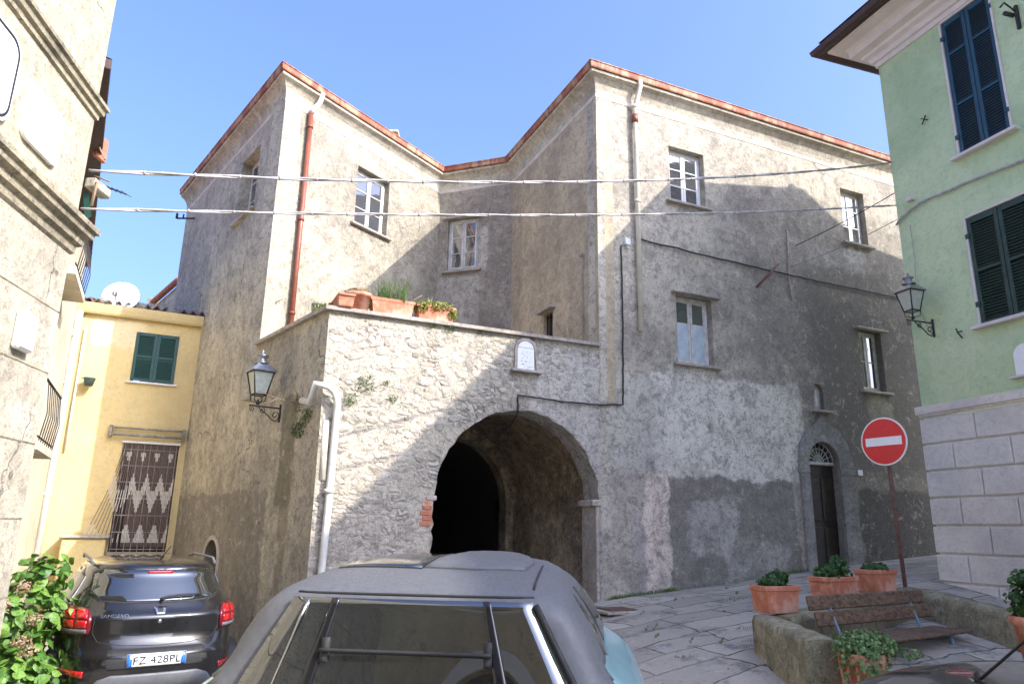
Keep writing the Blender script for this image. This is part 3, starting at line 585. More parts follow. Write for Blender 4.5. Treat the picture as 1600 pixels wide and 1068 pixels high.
# ------------------------------------------------------------------ cables fixed to the walls
def path_on(fr, pts, off=.03): return [fr.w(*(lambda uz: (uz[0], -off, uz[1]))(fr.uz(x, y))) for x, y in pts]
def wavy(pts, n=10, amp=.008, seed=1):
    rn = random.Random(seed); out = []
    for a, b in zip(pts[:-1], pts[1:]):
        for k in range(n): out.append(a.lerp(b, k/n)+Vector([rn.uniform(-amp, amp) for _ in range(3)])*(k > 0))
    return out+[pts[-1]]
m = MB(); m.tube(wavy(path_on(F, [(1000, 375), (1110, 402), (1210, 425), (1300, 445), (1412, 468)]), 10, .008), .014, 6)
tag(m.build('wall_cable', M['blackwire']), 'black cable clipped in a long line under the upper windows', 'cable')
m = MB(); pts = path_on(F, [(969, 384), (971, 470), (972, 560), (972, 632), (930, 632), (880, 628), (808, 617), (808, 645)], .03); m.tube(wavy(pts, 8, .006, 2), .013, 6)
cc = pts[-1]; pth = [cc, cc+Vector((-.1, .4, -.12)), cc+Vector((-.3, .9, -.22))]; m.tube(pth, .01, 6)
lp = cc+Vector((-.22, .6, -.25)); m.tube([lp+Vector((.09*math.cos(a), .02*math.sin(a), .1*math.sin(a))) for a in [i*.4 for i in range(17)]], .006, 5)
wc = m.build('wall_cable', M['blackwire']); tag(wc, 'black cable dropping down the corner and over the arch into the passage', 'cable')
m = MB(); a, b = F.uz(978, 379); m.bbox(a-.05, a+.05, -.07, 0, b-.06, b+.06, .008, F.M); m.tube([F.w(a, -.04, b-.06), F.w(a+.02, -.08, b-.14), F.w(a-.03, -.05, b-.1)], .008, 6)
tag(m.build('junction_box', M['white']), 'small white junction box on the plaster beside the cream downpipe', 'junction box')
m = MB(); m.tube(path_on(RS, [(913, 400), (911, 450), (913, 532)], .03), .012, 6); m.tube(path_on(RS, [(913, 396), (911, 402)], .05), .03, 6); tag(m.build('wall_conduit', M['slab']), 'thin pale conduit on the shaded courtyard wall', 'conduit')
m = MB(); pc = path_on(F, [(1229, 360), (1231, 430), (1236, 470)], .02); m.tube(pc, .014, 6); tag(m.build('wall_conduit', M['slab']), 'short pale conduit on the facade beside the diagonal tie bar', 'conduit')
def span(a, b, sag, r, name, label, mat='cable', n=60, clip=True):
    a = Vector(a); b = Vector(b); m = MB(); L = (b-a).length; pts = [a.lerp(b, i/n)-Vector((0, 0, sag*4*(i/n)*(1-i/n))) for i in range(n+1)]
    if clip:
        for ph in (0, math.pi):
            m.tube([p+Vector((0, math.cos(i*.9+ph), math.sin(i*.9+ph)))*r*.55 for i, p in enumerate(pts)], r*.62, 6)
        for i in range(2, n-1, 2):
            k = math.sin(i*12.9)*.05; m.tube([pts[i]+(b-a)/L*(k-.008), pts[i]+(b-a)/L*(k+.008)], r*1.28, 8)
    else: m.tube(pts, r, 6)
    return tag(m.build(name, M[mat]), label, 'cable')
w1a = NR.w(.06, .0, 2.62); u, z = GR.uz(1392, 250); span(w1a, GR.w(-.0, .05, 5.56), .20, .015, 'overhead_cable', 'thick twisted grey cable spanning the square, the upper of the pair')
span(NR.w(.04, 0, 2.29), GR.w(.02, -.03, 4.82), .10, .013, 'overhead_cable', 'thick twisted grey cable spanning the square, the lower of the pair')
u, z = F.uz(1240, 385); span(GR.w(.0, .02, 5.05), F.w(u, -.04, z), .03, .007, 'drop_wire', 'thin wire from the green corner to the facade, upper of two', 'blackwire', 14, False)
u, z = F.uz(1232, 418); span(GR.w(.02, .02, 4.62), F.w(u, -.04, z), .05, .006, 'drop_wire', 'thin wire from the green corner to the facade, lower of two', 'cable', 14, False)

# ------------------------------------------------------------------ green house on the right
gh = thing('green_house', 'pale green house with rusticated grey base, louvred shutters and moulded eaves', 'house', (GC.x, GC.y, -.7))
GL = 15.0
UW, LW = rect(1.12, 1.87, 5.07, 7.20), rect(1.05, 1.95, 2.66, 4.17)
more = [rect(a, a+.85, z0, z1) for a in (4.2, 7.4, 10.6) for z0, z1 in ((2.66, 4.17), (5.3, 6.9))]
wall(gh, 'wall', GR, [(0, 1.752), (GL, 1.752), (GL, 7.27), (0, 7.27)], [UW, LW]+more, 'green', .3)
gN = Frame(GC, 180-71.4-90+180+90)            # placeholder, replaced below
g18 = math.radians(18.6); gdir = Vector((math.cos(g18), math.sin(g18), 0)); GW_ = 7.0
m = MB(); p0, p1 = GR.w(0, .001), GR.w(0)+gdir*GW_; p2 = p1+GR.d*GL; p3 = GR.w(GL)
for p, q in ((p1, p0), (p2, p1), (p3, p2)): m.add([(p.x, p.y, -2.2), (q.x, q.y, -2.2), (q.x, q.y, 7.27), (p.x, p.y, 7.27)], [(0, 1, 2, 3)])
m.build('rear_wall', M['green'], gh, I4)
m = MB(); m.box(-.0, GL, -.006, .3, -2.2, 1.58); rn = random.Random(8); zt = 1.57; row = 0; ch_ = .362
while zt > -1.7:
    u = -.04; first = True
    while u < GL:
        L = (.46 if row % 2 else .82) if first else .78+rn.uniform(-.03, .03); first = False
        b0 = u+.006 if u > 0 else -.045; m.bbox(b0, u+L-.006, -.035, .06, zt-ch_+.012, zt-.012, .014); u += L
    row += 1; zt -= ch_
m.build('rusticated_base', M['greybase'], gh, GR.M)
m = MB(); m.sweep([GR.w(0)+gdir*3, GR.w(0), GR.w(GL)], [(0, 1.585), (.03, 1.59), (.04, 1.61), (.045, 1.625), (.065, 1.63), (.07, 1.74), (.0, 1.752)]); m.build('base_moulding', M['greybase'], gh, I4)
pe = [GR.w(0)+gdir*GW_, GR.w(0), GR.w(GL)]
m = MB(); m.sweep(pe, [(.0, 7.22), (.03, 7.225), (.035, 7.30), (.07, 7.31), (.09, 7.38), (.16, 7.42), (.17, 7.47), (.28, 7.50), (.29, 7.62), (.33, 7.66), (.50, 7.70), (.51, 7.75), (.0, 7.78)]); m.build('cornice', M['moulding'], gh, I4)
m = MB(); m.sweep(pe, [(.40, 7.76), (.63, 7.70), (.68, 7.72), (.70, 7.80), (.62, 7.84), (.40, 7.84)]); m.build('gutter', M['brown'], gh, I4)
E0 = Vector((4.99, 10.25, 7.85)); AP = Vector((9.13, 10.86, 9.45)); E2 = Vector((11.25, 12.24, 7.50)); R2 = AP+GR.d*12; E3 = E0+GR.d*(GL+.6); E4 = E2+GR.d*(GL+.6)
m = MB(); m.add([E0, E2, AP, E3, E4, R2], [(0, 1, 2), (0, 2, 5, 3), (1, 4, 5, 2), (3, 5, 4)]); rf = m.build('roof', M['tiles'], gh, I4)
cq = AP+GR.d*.3-gdir*.1; m = MB(); m.bbox(-.14, .14, -.14, .14, 8.9, 9.62, .01, Matrix.Translation((cq.x, cq.y, 0))); m.build('chimney', M['brick'], rf, I4)
def gshut(parent, u0, u1, z0, z1, mat, cuts, solid=((), ()), lab=None, opn=0):
    m = MB(); t = .03
    for a, b, c, e in ((u0-.02, u0+t-.02, z0, z1), (u1-t+.02, u1+.02, z0, z1), (u0, u1, z1-.012, z1+t-.012)): m.bbox(a, b, -.02, .1, c, e, .004)
    win = m.build('window', M['moulding'], parent, GR.M)
    um = (u0+u1)/2; pan = lambda: [(z0+.06+(z1-z0-.1)*a, z0+.06+(z1-z0-.1)*b-.06) for a, b in cuts]
    for k, (a, b) in enumerate(((u0+.012, um-.004), (um+.004, u1-.012))):
        l = MB(); shutter_leaf(l, a, b, z0+.012, z1-.015, pan(), y=.0, solid=solid[k]); s = l.build('shutter', M[mat], win, GR.M)
        for zz in (z0+.25, z1-.3):
            x = a if k == 0 else b; MB().bbox(x-.03, x+.03, -.025, .0, zz, zz+.07, .005).build('hinge', M[mat], s, GR.M)
    bkp = MB(); bkp.box(u0, u1, .12, .14, z0, z1); bkp.build('backing', M['interior'], win, GR.M)
    s = MB(); s.bbox(u0-.08, u1+.10, -.10, .09, z0-.05, z0-.002, .008); s.build('sill', M['moulding'], win, GR.M)
    return win
c3 = [(0, .36), (.36, .76), (.76, 1.0)]
gshut(gh, 1.12, 1.87, 5.07, 7.20, 'shutblue', c3)['label'] = 'upper window with closed blue shutters'
gshut(gh, 1.05, 1.95, 2.66, 4.17, 'shutdark', [(0, .5), (.5, 1.0)])['label'] = 'lower window with closed dark green shutters'
for h in more: gshut(gh, h[0][0], h[1][0], h[0][1], h[2][1], 'shutdark', [(0, .5), (.5, 1.)])
# shrine niche, hooks on the green wall
u0, z0 = GR.uz(1586, 588); m = MB(); m.bbox(u0-.03, u0+.40, -.06, .0, z0-.03, z0, .006); ns = m.build('niche_sill', M['moulding'], gh, GR.M)
m = MB(); m.prism([(u0+.04, z0+.002), (u0+.32, z0+.002)]+arc(u0+.18, z0+.24, .14, 0, 180, 10), -.03, 0); m.build('niche_panel', M['signwhite'], ns, GR.M)
m = MB()
u, z = GR.uz(1447, 188); m.tube([GR.w(u-.05, -.03, z-.05), GR.w(u+.04, -.05, z+.05)], .01, 5); m.tube([GR.w(u+.05, -.03, z-.03), GR.w(u-.04, -.05, z+.04)], .008, 5); m.build('shutter_catch', M['iron'], gh, I4)
m = MB(); u, z = GR.uz(1503, 520); m.tube([GR.w(u-.05, -.03, z+.07), GR.w(u, -.08, z), GR.w(u+.02, -.03, z-.08)], .01, 5); m.tube([GR.w(u, -.08, z), GR.w(u+.07, -.08, z+.0)], .01, 5); m.build('shutter_catch', M['iron'], gh, I4)
u, z = GR.uz(1426, 312); m = MB(); m.bbox(u-.05, u+.06, -.09, 0, z-.03, z+.03, .006, GR.M); m.build('vent', M['moulding'], gh, I4)
def gp(x, y, off=.04): u, z = GR.uz(x, y); return GR.w(u, -off, z)
m = MB(); m.tube(wavy([gp(1404, 352), gp(1412, 340), gp(1440, 318), gp(1520, 283), gp(1600, 252), GR.w(3, -.04, 4.66), GR.w(10, -.04, 4.7)], 6, .006), .018, 7); tag(m.build('wall_cable', M['cable']), 'thick grey cable running up along the pale green wall', 'cable')
m = MB(); m.tube([gp(1425, 352), gp(1432, 400), gp(1436, 470), gp(1452, 510)], .006, 5); tag(m.build('wall_cable', M['cable']), 'thin wire dropping to the lantern on the green wall', 'cable')
m = MB(); a = gp(1590, 20, .02); m.bbox(-.02, .02, -.02, .02, -.25, .1, .004, Matrix.Translation(a)); m.tube([a, a+Vector((-.18, -.05, .1)), a+Vector((-.25, -.06, .02))], .012, 6); m.tube([a+Vector((-.05, 0, -.05)), a+Vector((-.2, -.05, -.06))], .03, 6)
tag(m.build('cable_bracket', M['iron']), 'iron cable bracket high on the green wall beside the blue shutters', 'bracket')

# ------------------------------------------------------------------ near pale house on the left
nh = thing('pale_house', 'sunlit pale house at the left edge with two deep mouldings and white panels', 'house', (NC.x, NC.y, -1.9))
NLn = 14
m = MB(); cw = [NR.w(-NLn), NR.w(0), NR.w(0, 6), NR.w(-NLn, 6)]
for p, q in ((cw[0], cw[1]), (cw[1], cw[2]), (cw[2], cw[3]), (cw[3], cw[0])): m.add([(p.x, p.y, -2.6), (q.x, q.y, -2.6), (q.x, q.y, 6.0), (p.x, p.y, 6.0)], [(0, 1, 2, 3)])
o = m.build('wall', M['near'], nh, NR.M if False else I4)
o.data.transform(NR.M.inverted()); o.matrix_local = MW[nh.name].inverted() @ NR.M
m = MB(); m.add([(p.x, p.y, 6.0) for p in cw], [(0, 1, 2, 3)]); m.build('roof', M['tiles'], nh, I4)
zl = NR.uz(108, 400)[1]
m = MB(); m.sweep([NR.w(-NLn), NR.w(0.0), NR.w(0.0, 3)], [(0, 1.90), (.02, 1.92), (.024, 1.97), (.055, 1.99), (.06, 2.04), (.10, 2.06), (.105, 2.10), (.13, 2.11), (.13, 2.15), (.0, 2.18)]); m.build('lower_moulding', M['near_band'], nh, I4)
m = MB(); m.sweep([NR.w(-NLn), NR.w(0.0), NR.w(0.0, 3)], [(0, 3.02), (.02, 3.03), (.022, 3.07), (.045, 3.08), (.05, 3.12), (.07, 3.13), (.07, 3.16), (.0, 3.18)]); m.build('upper_moulding', M['near_band'], nh, I4)
m = MB(); 
for zc in (1.45, 1.0, .5, .0, -.5): m.box(-NLn, 0, -.004, .001, zc, zc+.008)
m.build('joint_lines', M['near_band'], nh, NR.M)
def rr(u0, u1, z0, z1, r, n=6):
    return arc(u1-r, z0+r, r, -90, 0, n)+arc(u1-r, z1-r, r, 0, 90, n)+arc(u0+r, z1-r, r, 90, 180, n)+arc(u0+r, z0+r, r, 180, 270, n)
m = MB(); m.prism(rr(-.94, -.46, 2.36, 2.74, .07), -.03, -.003); tag(m.build('wall_panel', M['signwhite'], None, NR.M), 'plain white rounded sign panel on the pale house between its mouldings', 'sign')
m = MB(); m.prism(rr(-2.3, -1.10, 2.30, 2.88, .12), -.03, -.003); t = tag(m.build('wall_panel', M['signwhite'], None, NR.M), 'large white sign panel with a thin dark blue border at the left edge', 'sign')
m = MB(); o_ = rr(-2.28, -1.12, 2.32, 2.86, .11); i_ = rr(-2.265, -1.135, 2.335, 2.845, .10); m.prism(o_, -.034, -.0305, [i_]); m.build('border', M['ink'], t, NR.M)
m = MB(); m.bbox(-.56, -.37, -.06, 0, 1.06, 1.31, .015); tag(m.build('meter_box', M['signwhite'], None, NR.M), 'small square white meter box on the pale house below its lower moulding', 'meter box')

# ------------------------------------------------------------------ neighbour house behind it, with balconies
nb0 = YL.w(-2.18, -.02); NB = Frame(nb0, 116); 
nb = thing('cream_house', 'narrow sunlit cream house with balconies and a dark timber eave behind the pale house', 'house', (nb0.x, nb0.y, -1.8))
m = MB(); q = [NB.w(-6.5), NB.w(0), NB.w(0, 5), NB.w(-6.5, 5)]; zt = 5.1
for a, b in ((0, 1), (1, 2), (2, 3), (3, 0)): m.add([(q[a].x, q[a].y, -2.2), (q[b].x, q[b].y, -2.2), (q[b].x, q[b].y, zt), (q[a].x, q[a].y, zt)], [(0, 1, 2, 3)])
m.build('wall', M['neighbour'], nb, I4)
pa, pb = atz(166, 172, 5.05), atz(141, 418, 5.05); pdir = (pb-pa).normalized(); pn = Vector((-pdir.y, pdir.x, 0))
m = MB(); q = [pa-pdir*1, pb, pb+pn*.75, pa-pdir*1+pn*.75]; m.add([(v.x, v.y, 5.05) for v in q]+[(v.x, v.y, 5.17) for v in q], [(0, 1, 2, 3), (4, 5, 6, 7), (0, 1, 5, 4), (1, 2, 6, 5), (2, 3, 7, 6), (3, 0, 4, 7)]); m.build('eave', M['brown'], nb, I4)
m = MB(); q = [pa-pdir*1, pb, pb+pn*5, pa-pdir*1+pn*5]; m.add([(v.x, v.y, 5.18+(i > 1)*.9) for i, v in enumerate(q)], [(0, 1, 2, 3)]); m.build('roof', M['tiles'], nb, I4)
def balcony(px, py, Y, L, lab):
    p = at(px, py, Y); b = Frame(p, 116); m = MB(); m.bbox(-L, 0, 0, .6, -.12, 0, .01, b.M @ Matrix.Translation((0, 0, p.z))); s = m.build('balcony', M['neighbour'], nb, I4); s['label'] = lab
    m = MB(); Mx = b.M @ Matrix.Translation((0, .02, p.z))
    for k in range(int(L/.2)): m.tube([(-k*.2, 0, 0), (-k*.2, -.04, .35), (-k*.2, 0, .75)], .007, 5, Mx)
    m.tube([(-L, 0, .75), (0, 0, .75)], .018, 6, Mx); m.tube([(-L, 0, .05), (0, 0, .05)], .012, 6, Mx); m.build('railing', M['iron'], s, I4)
balcony(83, 704, 10.2, 1.6, 'lower balcony with a thin railing'); balcony(133, 463, 11.2, 1.6, 'upper balcony with a thin railing')
m = MB(); p = [at(151, 235, 9.3), at(150, 262, 9.3), at(147, 290, 9.4)]
bxp = at(149, 290, 9.2); m.bbox(-.10, .06, -.1, .3, -.07, .08, .02, Matrix.Translation(bxp)); m.build('corbel', M['captop'], nb, I4)
m = MB(); m.bbox(-.03, .03, -.05, .2, 0, .35, .01, Matrix.Translation(at(150, 245, 9.2))); m.build('brick_pier', M['brick'], nb, I4)
for i, (x, y, x2, y2) in enumerate([(152, 205, 164, 250), (140, 268, 160, 278), (151, 285, 143, 318), (138, 285, 152, 330)]):
    pass
m = MB(); m.tube([at(152, 210, 9.1), at(156, 232, 9.0), at(164, 250, 8.9)], .012, 5); m.tube([at(148, 275, 9.0), at(172, 284, 8.8)], .012, 5); m.tube([at(151, 285, 9.), at(143, 322, 9.)], .02, 6); m.build('drying_rail', M['twig'], nb, I4)
m = MB(); m.add([at(130, 300, 9.2), at(138, 300, 9.2), at(143, 338, 9.2), at(132, 345, 9.2)], [(0, 1, 2, 3)]); m.add([at(130, 300, 9.24), at(138, 300, 9.24), at(143, 338, 9.24), at(132, 345, 9.24)], [(0, 1, 2, 3)]); m.build('awning', M['shutgreen'], nb, I4)
# roof antenna
m = MB(); a, b = at(160, 290, 14), at(197, 303, 14); m.tube([a, b], .015, 5); 
for k in range(5):
    c = a.lerp(b, .2+.2*k); m.tube([c+Vector((-.12, 0, .07)), c+Vector((.12, 0, -.07))], .008, 5)
m.tube([a, a+Vector((-.35, 0, -.2)), a+Vector((-.35, 0, -1.6))], .02, 6); tag(m.build('roof_antenna', M['iron']), 'thin television antenna against the sky beyond the pale house', 'antenna')

# ------------------------------------------------------------------ yellow house
yh = thing('yellow_house', 'small yellow house with a tiled roof, green shutters and a rope door curtain', 'house', (YL.w(-1).x, YL.w(-1).y, -1.8))
dh = rect(-1.07, -.12, -.55, 1.42)
wall(yh, 'wall', YL, [(-4.5, -2.2), (.25, -2.2), (.25, 3.80), (-4.5, 3.80)], [rect(-1.13, -.37, 2.58, 3.55), dh], 'yellow', .3)
m = MB(); m.box(-4.5, .3, .02, .3, 3.81, 3.9); m.build('wall_top', M['yellow'], yh, YL.M)
m = MB(); m.sweep([YL.w(-2.3), YL.w(.02)], [(.02, 3.80), (.10, 3.78), (.13, 3.82), (.15, 3.90), (.16, 3.98), (.13, 3.98), (.12, 3.9), (.02, 3.9)]); m.build('gutter', M['yellow'], yh, I4)
m = MB(); m.tube([YL.w(-2.12, -.08, 3.8), YL.w(-2.12, -.08, 3.5), YL.w(-2.14, -.07, -1.9)], .06, 12)
for z in (3.3, 2.4, .4): m.tube([YL.w(-2.13, -.075, z), YL.w(-2.13, -.075, z+.05)], .07, 12)
m.build('downpipe', M['whitepipe'], yh, I4); m = MB(); m.tube([YL.w(-1.98, -.05, 3.5), YL.w(-1.98, -.05, 1.2)], .02, 8); m.build('cable_duct', M['whitepipe'], yh, I4)
m = MB(); n = 26; vs = []; fs = []
rows = 9
for j in range(rows):
    for i in range(n*4+1):
        u = -3.2+i*.033; v = -.12+j*.3; vs.append((u, v, 4.05+.24*v+.05*math.sin(i*math.pi/2.5)+(.04 if j % 2 else 0)))
k = n*4+1; fs = [(j*k+i, j*k+i+1, (j+1)*k+i+1, (j+1)*k+i) for j in range(rows-1) for i in range(k-1)]
m.add(vs, fs, True); roof = m.build('roof', M['tiles'], yh, YL.M)
for px, py in ((163, 476), (220, 484), (268, 492)):
    u, z = YL.uz(px, py); m = MB(); bm = bmesh.new(); bmesh.ops.create_icosphere(bm, subdivisions=2, radius=1)
    rn = random.Random(px); m.add([(v.co.x*.16*rn.uniform(.85, 1.1)+u, v.co.y*.13+.0, v.co.z*.10*rn.uniform(.8, 1.1)+z+.05) for v in bm.verts], [[v.index for v in f.verts] for f in bm.faces], False, YL.M); bm.free()
    s = m.build('roof_stone', M['darkstone']); tag(s, {163: 'dark stone weighting the tiles left of the satellite dish', 220: 'dark stone weighting the tiles right of the satellite dish', 268: 'dark stone weighting the tiles by the grey house wall'}[px], 'stone', 'stones on the yellow house roof')
m = MB(); u0_, u1_, z0_, z1_ = -1.13, -.37, 2.58, 3.55; um = (u0_+u1_)/2
m.bbox(u0_-.06, u1_+.06, -.06, .08, z0_-.035, z0_-.002, .005); win = m.build('window', M['white'], yh, YL.M); win['label'] = 'window with closed green shutters and a white sill'
pn = [(z0_+.07, z0_+.46), (z0_+.52, z1_-.07)]
for a, b in ((u0_+.008, um-.003), (um+.003, u1_-.008)):
    l = MB(); shutter_leaf(l, a, b, z0_+.01, z1_-.01, pn, y=-.02, sl=.034); l.box(a+.03, b-.03, .005, .012, z0_+.03, z1_-.03); l.build('shutter', M['shutgreen'], win, YL.M)
# door with iron grille and rope curtain
m = MB(); 
for k in range(9): m.tube([(-1.04+k*.11, .03, -.55), (-1.04+k*.11, .03, 1.4)], .009, 5)
for k in range(7): m.tube([(-1.06, .03, -.5+k*.3), (-.13, .03, -.5+k*.3)], .009, 5)
dg = m.build('door_grille', M['oldpaint'], yh, YL.M)
m = MB(); m.bbox(-1.07, -.12, .16, .2, -.55, 1.42, .01); m.build('door', M['brown'], yh, YL.M)
m = MB(); m.bbox(-1.11, -1.07, -.01, .1, -.55, 1.42, .005); m.bbox(-.12, -.08, -.01, .1, -.55, 1.42, .005); m.build('door_frame', M['yellow'], yh, YL.M)
m1, m2 = MB(), MB(); rn = random.Random(2)
for k in range(44):
    u = -1.06+k*.0212; sw = max(0, (9-k))*.055 if k < 9 else 0
    for j in range(24):
        t0, t1 = j/24, (j+1)/24; zz = 1.40-1.86*t0
        off = lambda t: -sw*(t**1.6)+rn.uniform(-.002, .002)
        ph = (k % 11)/11; tri_ = abs(ph-.5)*2; band = ((t0*2.1+tri_*.42) % 1.0) < .36 and .05 < t0 < .95
        mm = m2 if band else m1
        mm.tube([(u+off(t0), -.03-sw*.1*t0, zz), (u+off(t1), -.03-sw*.1*t1, zz-1.86/24)], .0085 if band else .006, 4, None, False)
crt = m1.build('rope_curtain', M['strings'], None, YL.M); tag(crt, 'rope strip curtain with pale zigzags in the yellow house doorway', 'door curtain'); m2.build('zigzag_bands', M['stringlight'], crt, YL.M)
m = MB(); m.bbox(-1.1, -.1, -.06, -.01, 1.41, 1.45, .005); m.build('rail', M['white'], crt, YL.M)
m = MB(); m.bbox(-1.34, -1.28, -.12, 0, 1.5, 1.72, .01); m.bbox(-.1, -.04, -.12, 0, 1.5, 1.72, .01); m.tube([(-1.3, -.08, 1.68), (-.07, -.08, 1.68)], .02, 8); m.tube([(-1.28, -.12, 1.55), (-.07, -.12, 1.55)], .028, 8); tag(m.build('awning_rail', M['captop'], None, YL.M), 'rolled awning rail on brackets above the rope curtain', 'awning')
m = MB(); m.bbox(-1.75, -1.09, -.75, -.02, -2.0, -.3, .02, YL.M); o = m.build('porch_wall', M['yellow'], yh, I4)
m = MB(); m.bbox(-1.8, -1.05, -.8, -.01, -.297, -.25, .01, YL.M); m.build('porch_cap', M['slab'], yh, I4)
m = MB(); m.bbox(-1.08, .0, -.5, .02, -2.0, -.56, .02, YL.M); m.bbox(-1.2, .0, -1.0, -.5, -2.1, -.8, .02, YL.M); m.build('doorstep', M['slab'], yh, I4)
# hanging pot
u, z = YL.uz(140, 598); Mx = YL.M @ Matrix.Translation((u, -.16, z-.08)); m = MB(); m.lathe([(0, 0), (.07, 0), (.1, .13), (.105, .15), (.09, .15)], 14, Mx); m.tube([(u-.14, -.16, z+.05), (u, -.28, z+.05), (u+.14, -.16, z+.05), (u, 0, z+.05)], .008, 5, YL.M); pt = m.build('hanging_pot', M['greenpot']); tag(pt, 'small dark green pot hanging on the yellow wall', 'plant pot')
# dish
p = at(190, 465, 13.3); Mx = Matrix.Translation(p) @ Matrix.Rotation(R_(18), 4, 'Z') @ Matrix.Rotation(R_(72), 4, 'X')
dsh = thing('satellite_dish', 'round white satellite dish on the yellow house roof', 'satellite dish', (p.x, p.y, p.z-.5))
m = MB(); m.lathe([(0, 0), (.12, .008), (.24, .035), (.33, .07), (.335, .06), (.24, .02), (.12, -.008), (0, -.015)], 40, Mx); m.build('reflector', M['signwhite'], dsh, I4)
m = MB(); m.tube([p+Vector((0, .1, -.05)), p+Vector((0, .15, -.6))], .02, 8); m.tube([p+Vector((0, -.05, -.3)), p+Vector((.05, -.32, -.05))], .012, 6); m.bbox(-.03, .03, -.05, .05, -.04, .04, .01, Matrix.Translation(p+Vector((.05, -.34, -.03)))); m.build('mount', M['lampcap'], dsh, I4)
# distant roof right of the dish
m = MB(); a, b, c, d = at(283, 437, 18.5), at(236, 478, 19.5), at(300, 500, 18), at(236, 505, 19.5)
rb = Frame((a.x, a.y), math.degrees(math.atan2(a.y-b.y, a.x-b.x)))
fr_ = thing('brick_roofed_house', 'low house end with a red tiled verge beyond the yellow roof', 'house', (b.x, b.y, -1.5))
m = MB(); m.add([(b.x, b.y, -1.5), (a.x, a.y, -1.5), (a.x, a.y, a.z-.1), (b.x, b.y, b.z-.1), (b.x+.5, b.y+3, -1.5), (a.x+.5, a.y+3, -1.5), (a.x+.5, a.y+3, a.z-.1), (b.x+.5, b.y+3, b.z-.1)], [(0, 1, 2, 3), (4, 5, 6, 7), (0, 3, 7, 4), (1, 2, 6, 5), (3, 2, 6, 7)]); m.build('wall', M['side'], fr_, I4)
dv = (a-b); m = MB()
for k in range(14):
    q = b+dv*(k/14); m.tube([q+Vector((0, -.1, -.02)), q+dv/14+Vector((0, -.1, 0))], [.09, .075], 8)
m.build('roof_verge', M['brick'], fr_, I4); m = MB(); m.bbox(-.12, .12, -.1, .1, -.6, .15, .01, Matrix.Translation(at(239, 474, 19.3))); m.build('chimney', M['captop'], fr_, I4)

# ------------------------------------------------------------------ house behind the camera (seen in car windows)
bh = Frame((-7, -3.6), 0); o = thing('beige_house', 'plain beige house closing the near side of the square behind the cars', 'house', (0, -3.6, -1.6))
m = MB(); MBk = Matrix.Translation((9, -2.0, 0)) @ Matrix.Rotation(math.pi, 4, 'Z'); dhb = [(9.35, -1.6), (10.35, -1.6)]+arc(9.85, .45, .5, 0, 180, 12)
m.prism([(8.2, -2), (17, -2), (17, 3.4), (8.2, 3.4)], 0, .35, [rect(14.5, 15.5, .0, 1.6), dhb]); m.build('wall', M['beige'], o, MBk)
m = MB(); m.prism([(9.2, -1.6), (9.35, -1.6), (9.35, .45)]+arc(9.85, .45, .501, 180, 0, 12)+[(10.35, -1.6), (10.5, -1.6), (10.5, .45)]+arc(9.85, .45, .65, 0, 180, 12), -.04, 0); m.build('door_surround', M['signwhite'], o, MBk)
m = MB(); m.bbox(9.35, 10.35, .15, .2, -1.6, 1.0, .01); 
for k in range(7): m.bbox(9.37+k*.14, 9.49+k*.14, .12, .15, -1.5, .55, .01)
m.build('door', M['bench'], o, MBk)
m = MB()
for a, z in ((14.5, 0),): shutter_leaf(m, a, a+.495, z+.02, z+1.58, [(z+.08, z+.75), (z+.83, z+1.5)], y=.02); shutter_leaf(m, a+.505, a+1, z+.02, z+1.58, [(z+.08, z+.75), (z+.83, z+1.5)], y=.02); m.box(a, a+1, .1, .12, z, z+1.6)
m.build('shutters', M['shutgreen'], o, MBk)
for k, uu in enumerate((10.72, 11.02, 11.35)):
    m = MB(); m.bbox(uu, uu+.2, -.12, -.003, -.05, .25, .01, MBk); tag(m.build('mailbox', M['greyplastic' if k % 2 else 'signwhite']), ('white mailbox nearest the arched door of the beige house', 'grey mailbox in the middle of the beige house wall', 'white mailbox farthest from the arched door of the beige house')[k], 'mailbox', 'mailboxes on the beige house')
m = MB(); m.box(8.0, 17.2, -.3, 6, 3.4, 3.5); m.build('roof', M['tiles'], o, MBk)
m = MB(); m.box(8.2, 17, 5.7, 6, -2, 3.4); m.box(8.2, 8.5, .35, 5.7, -2, 3.4); m.box(16.7, 17, .35, 5.7, -2, 3.4); m.build('rear_wall', M['beige'], o, MBk)
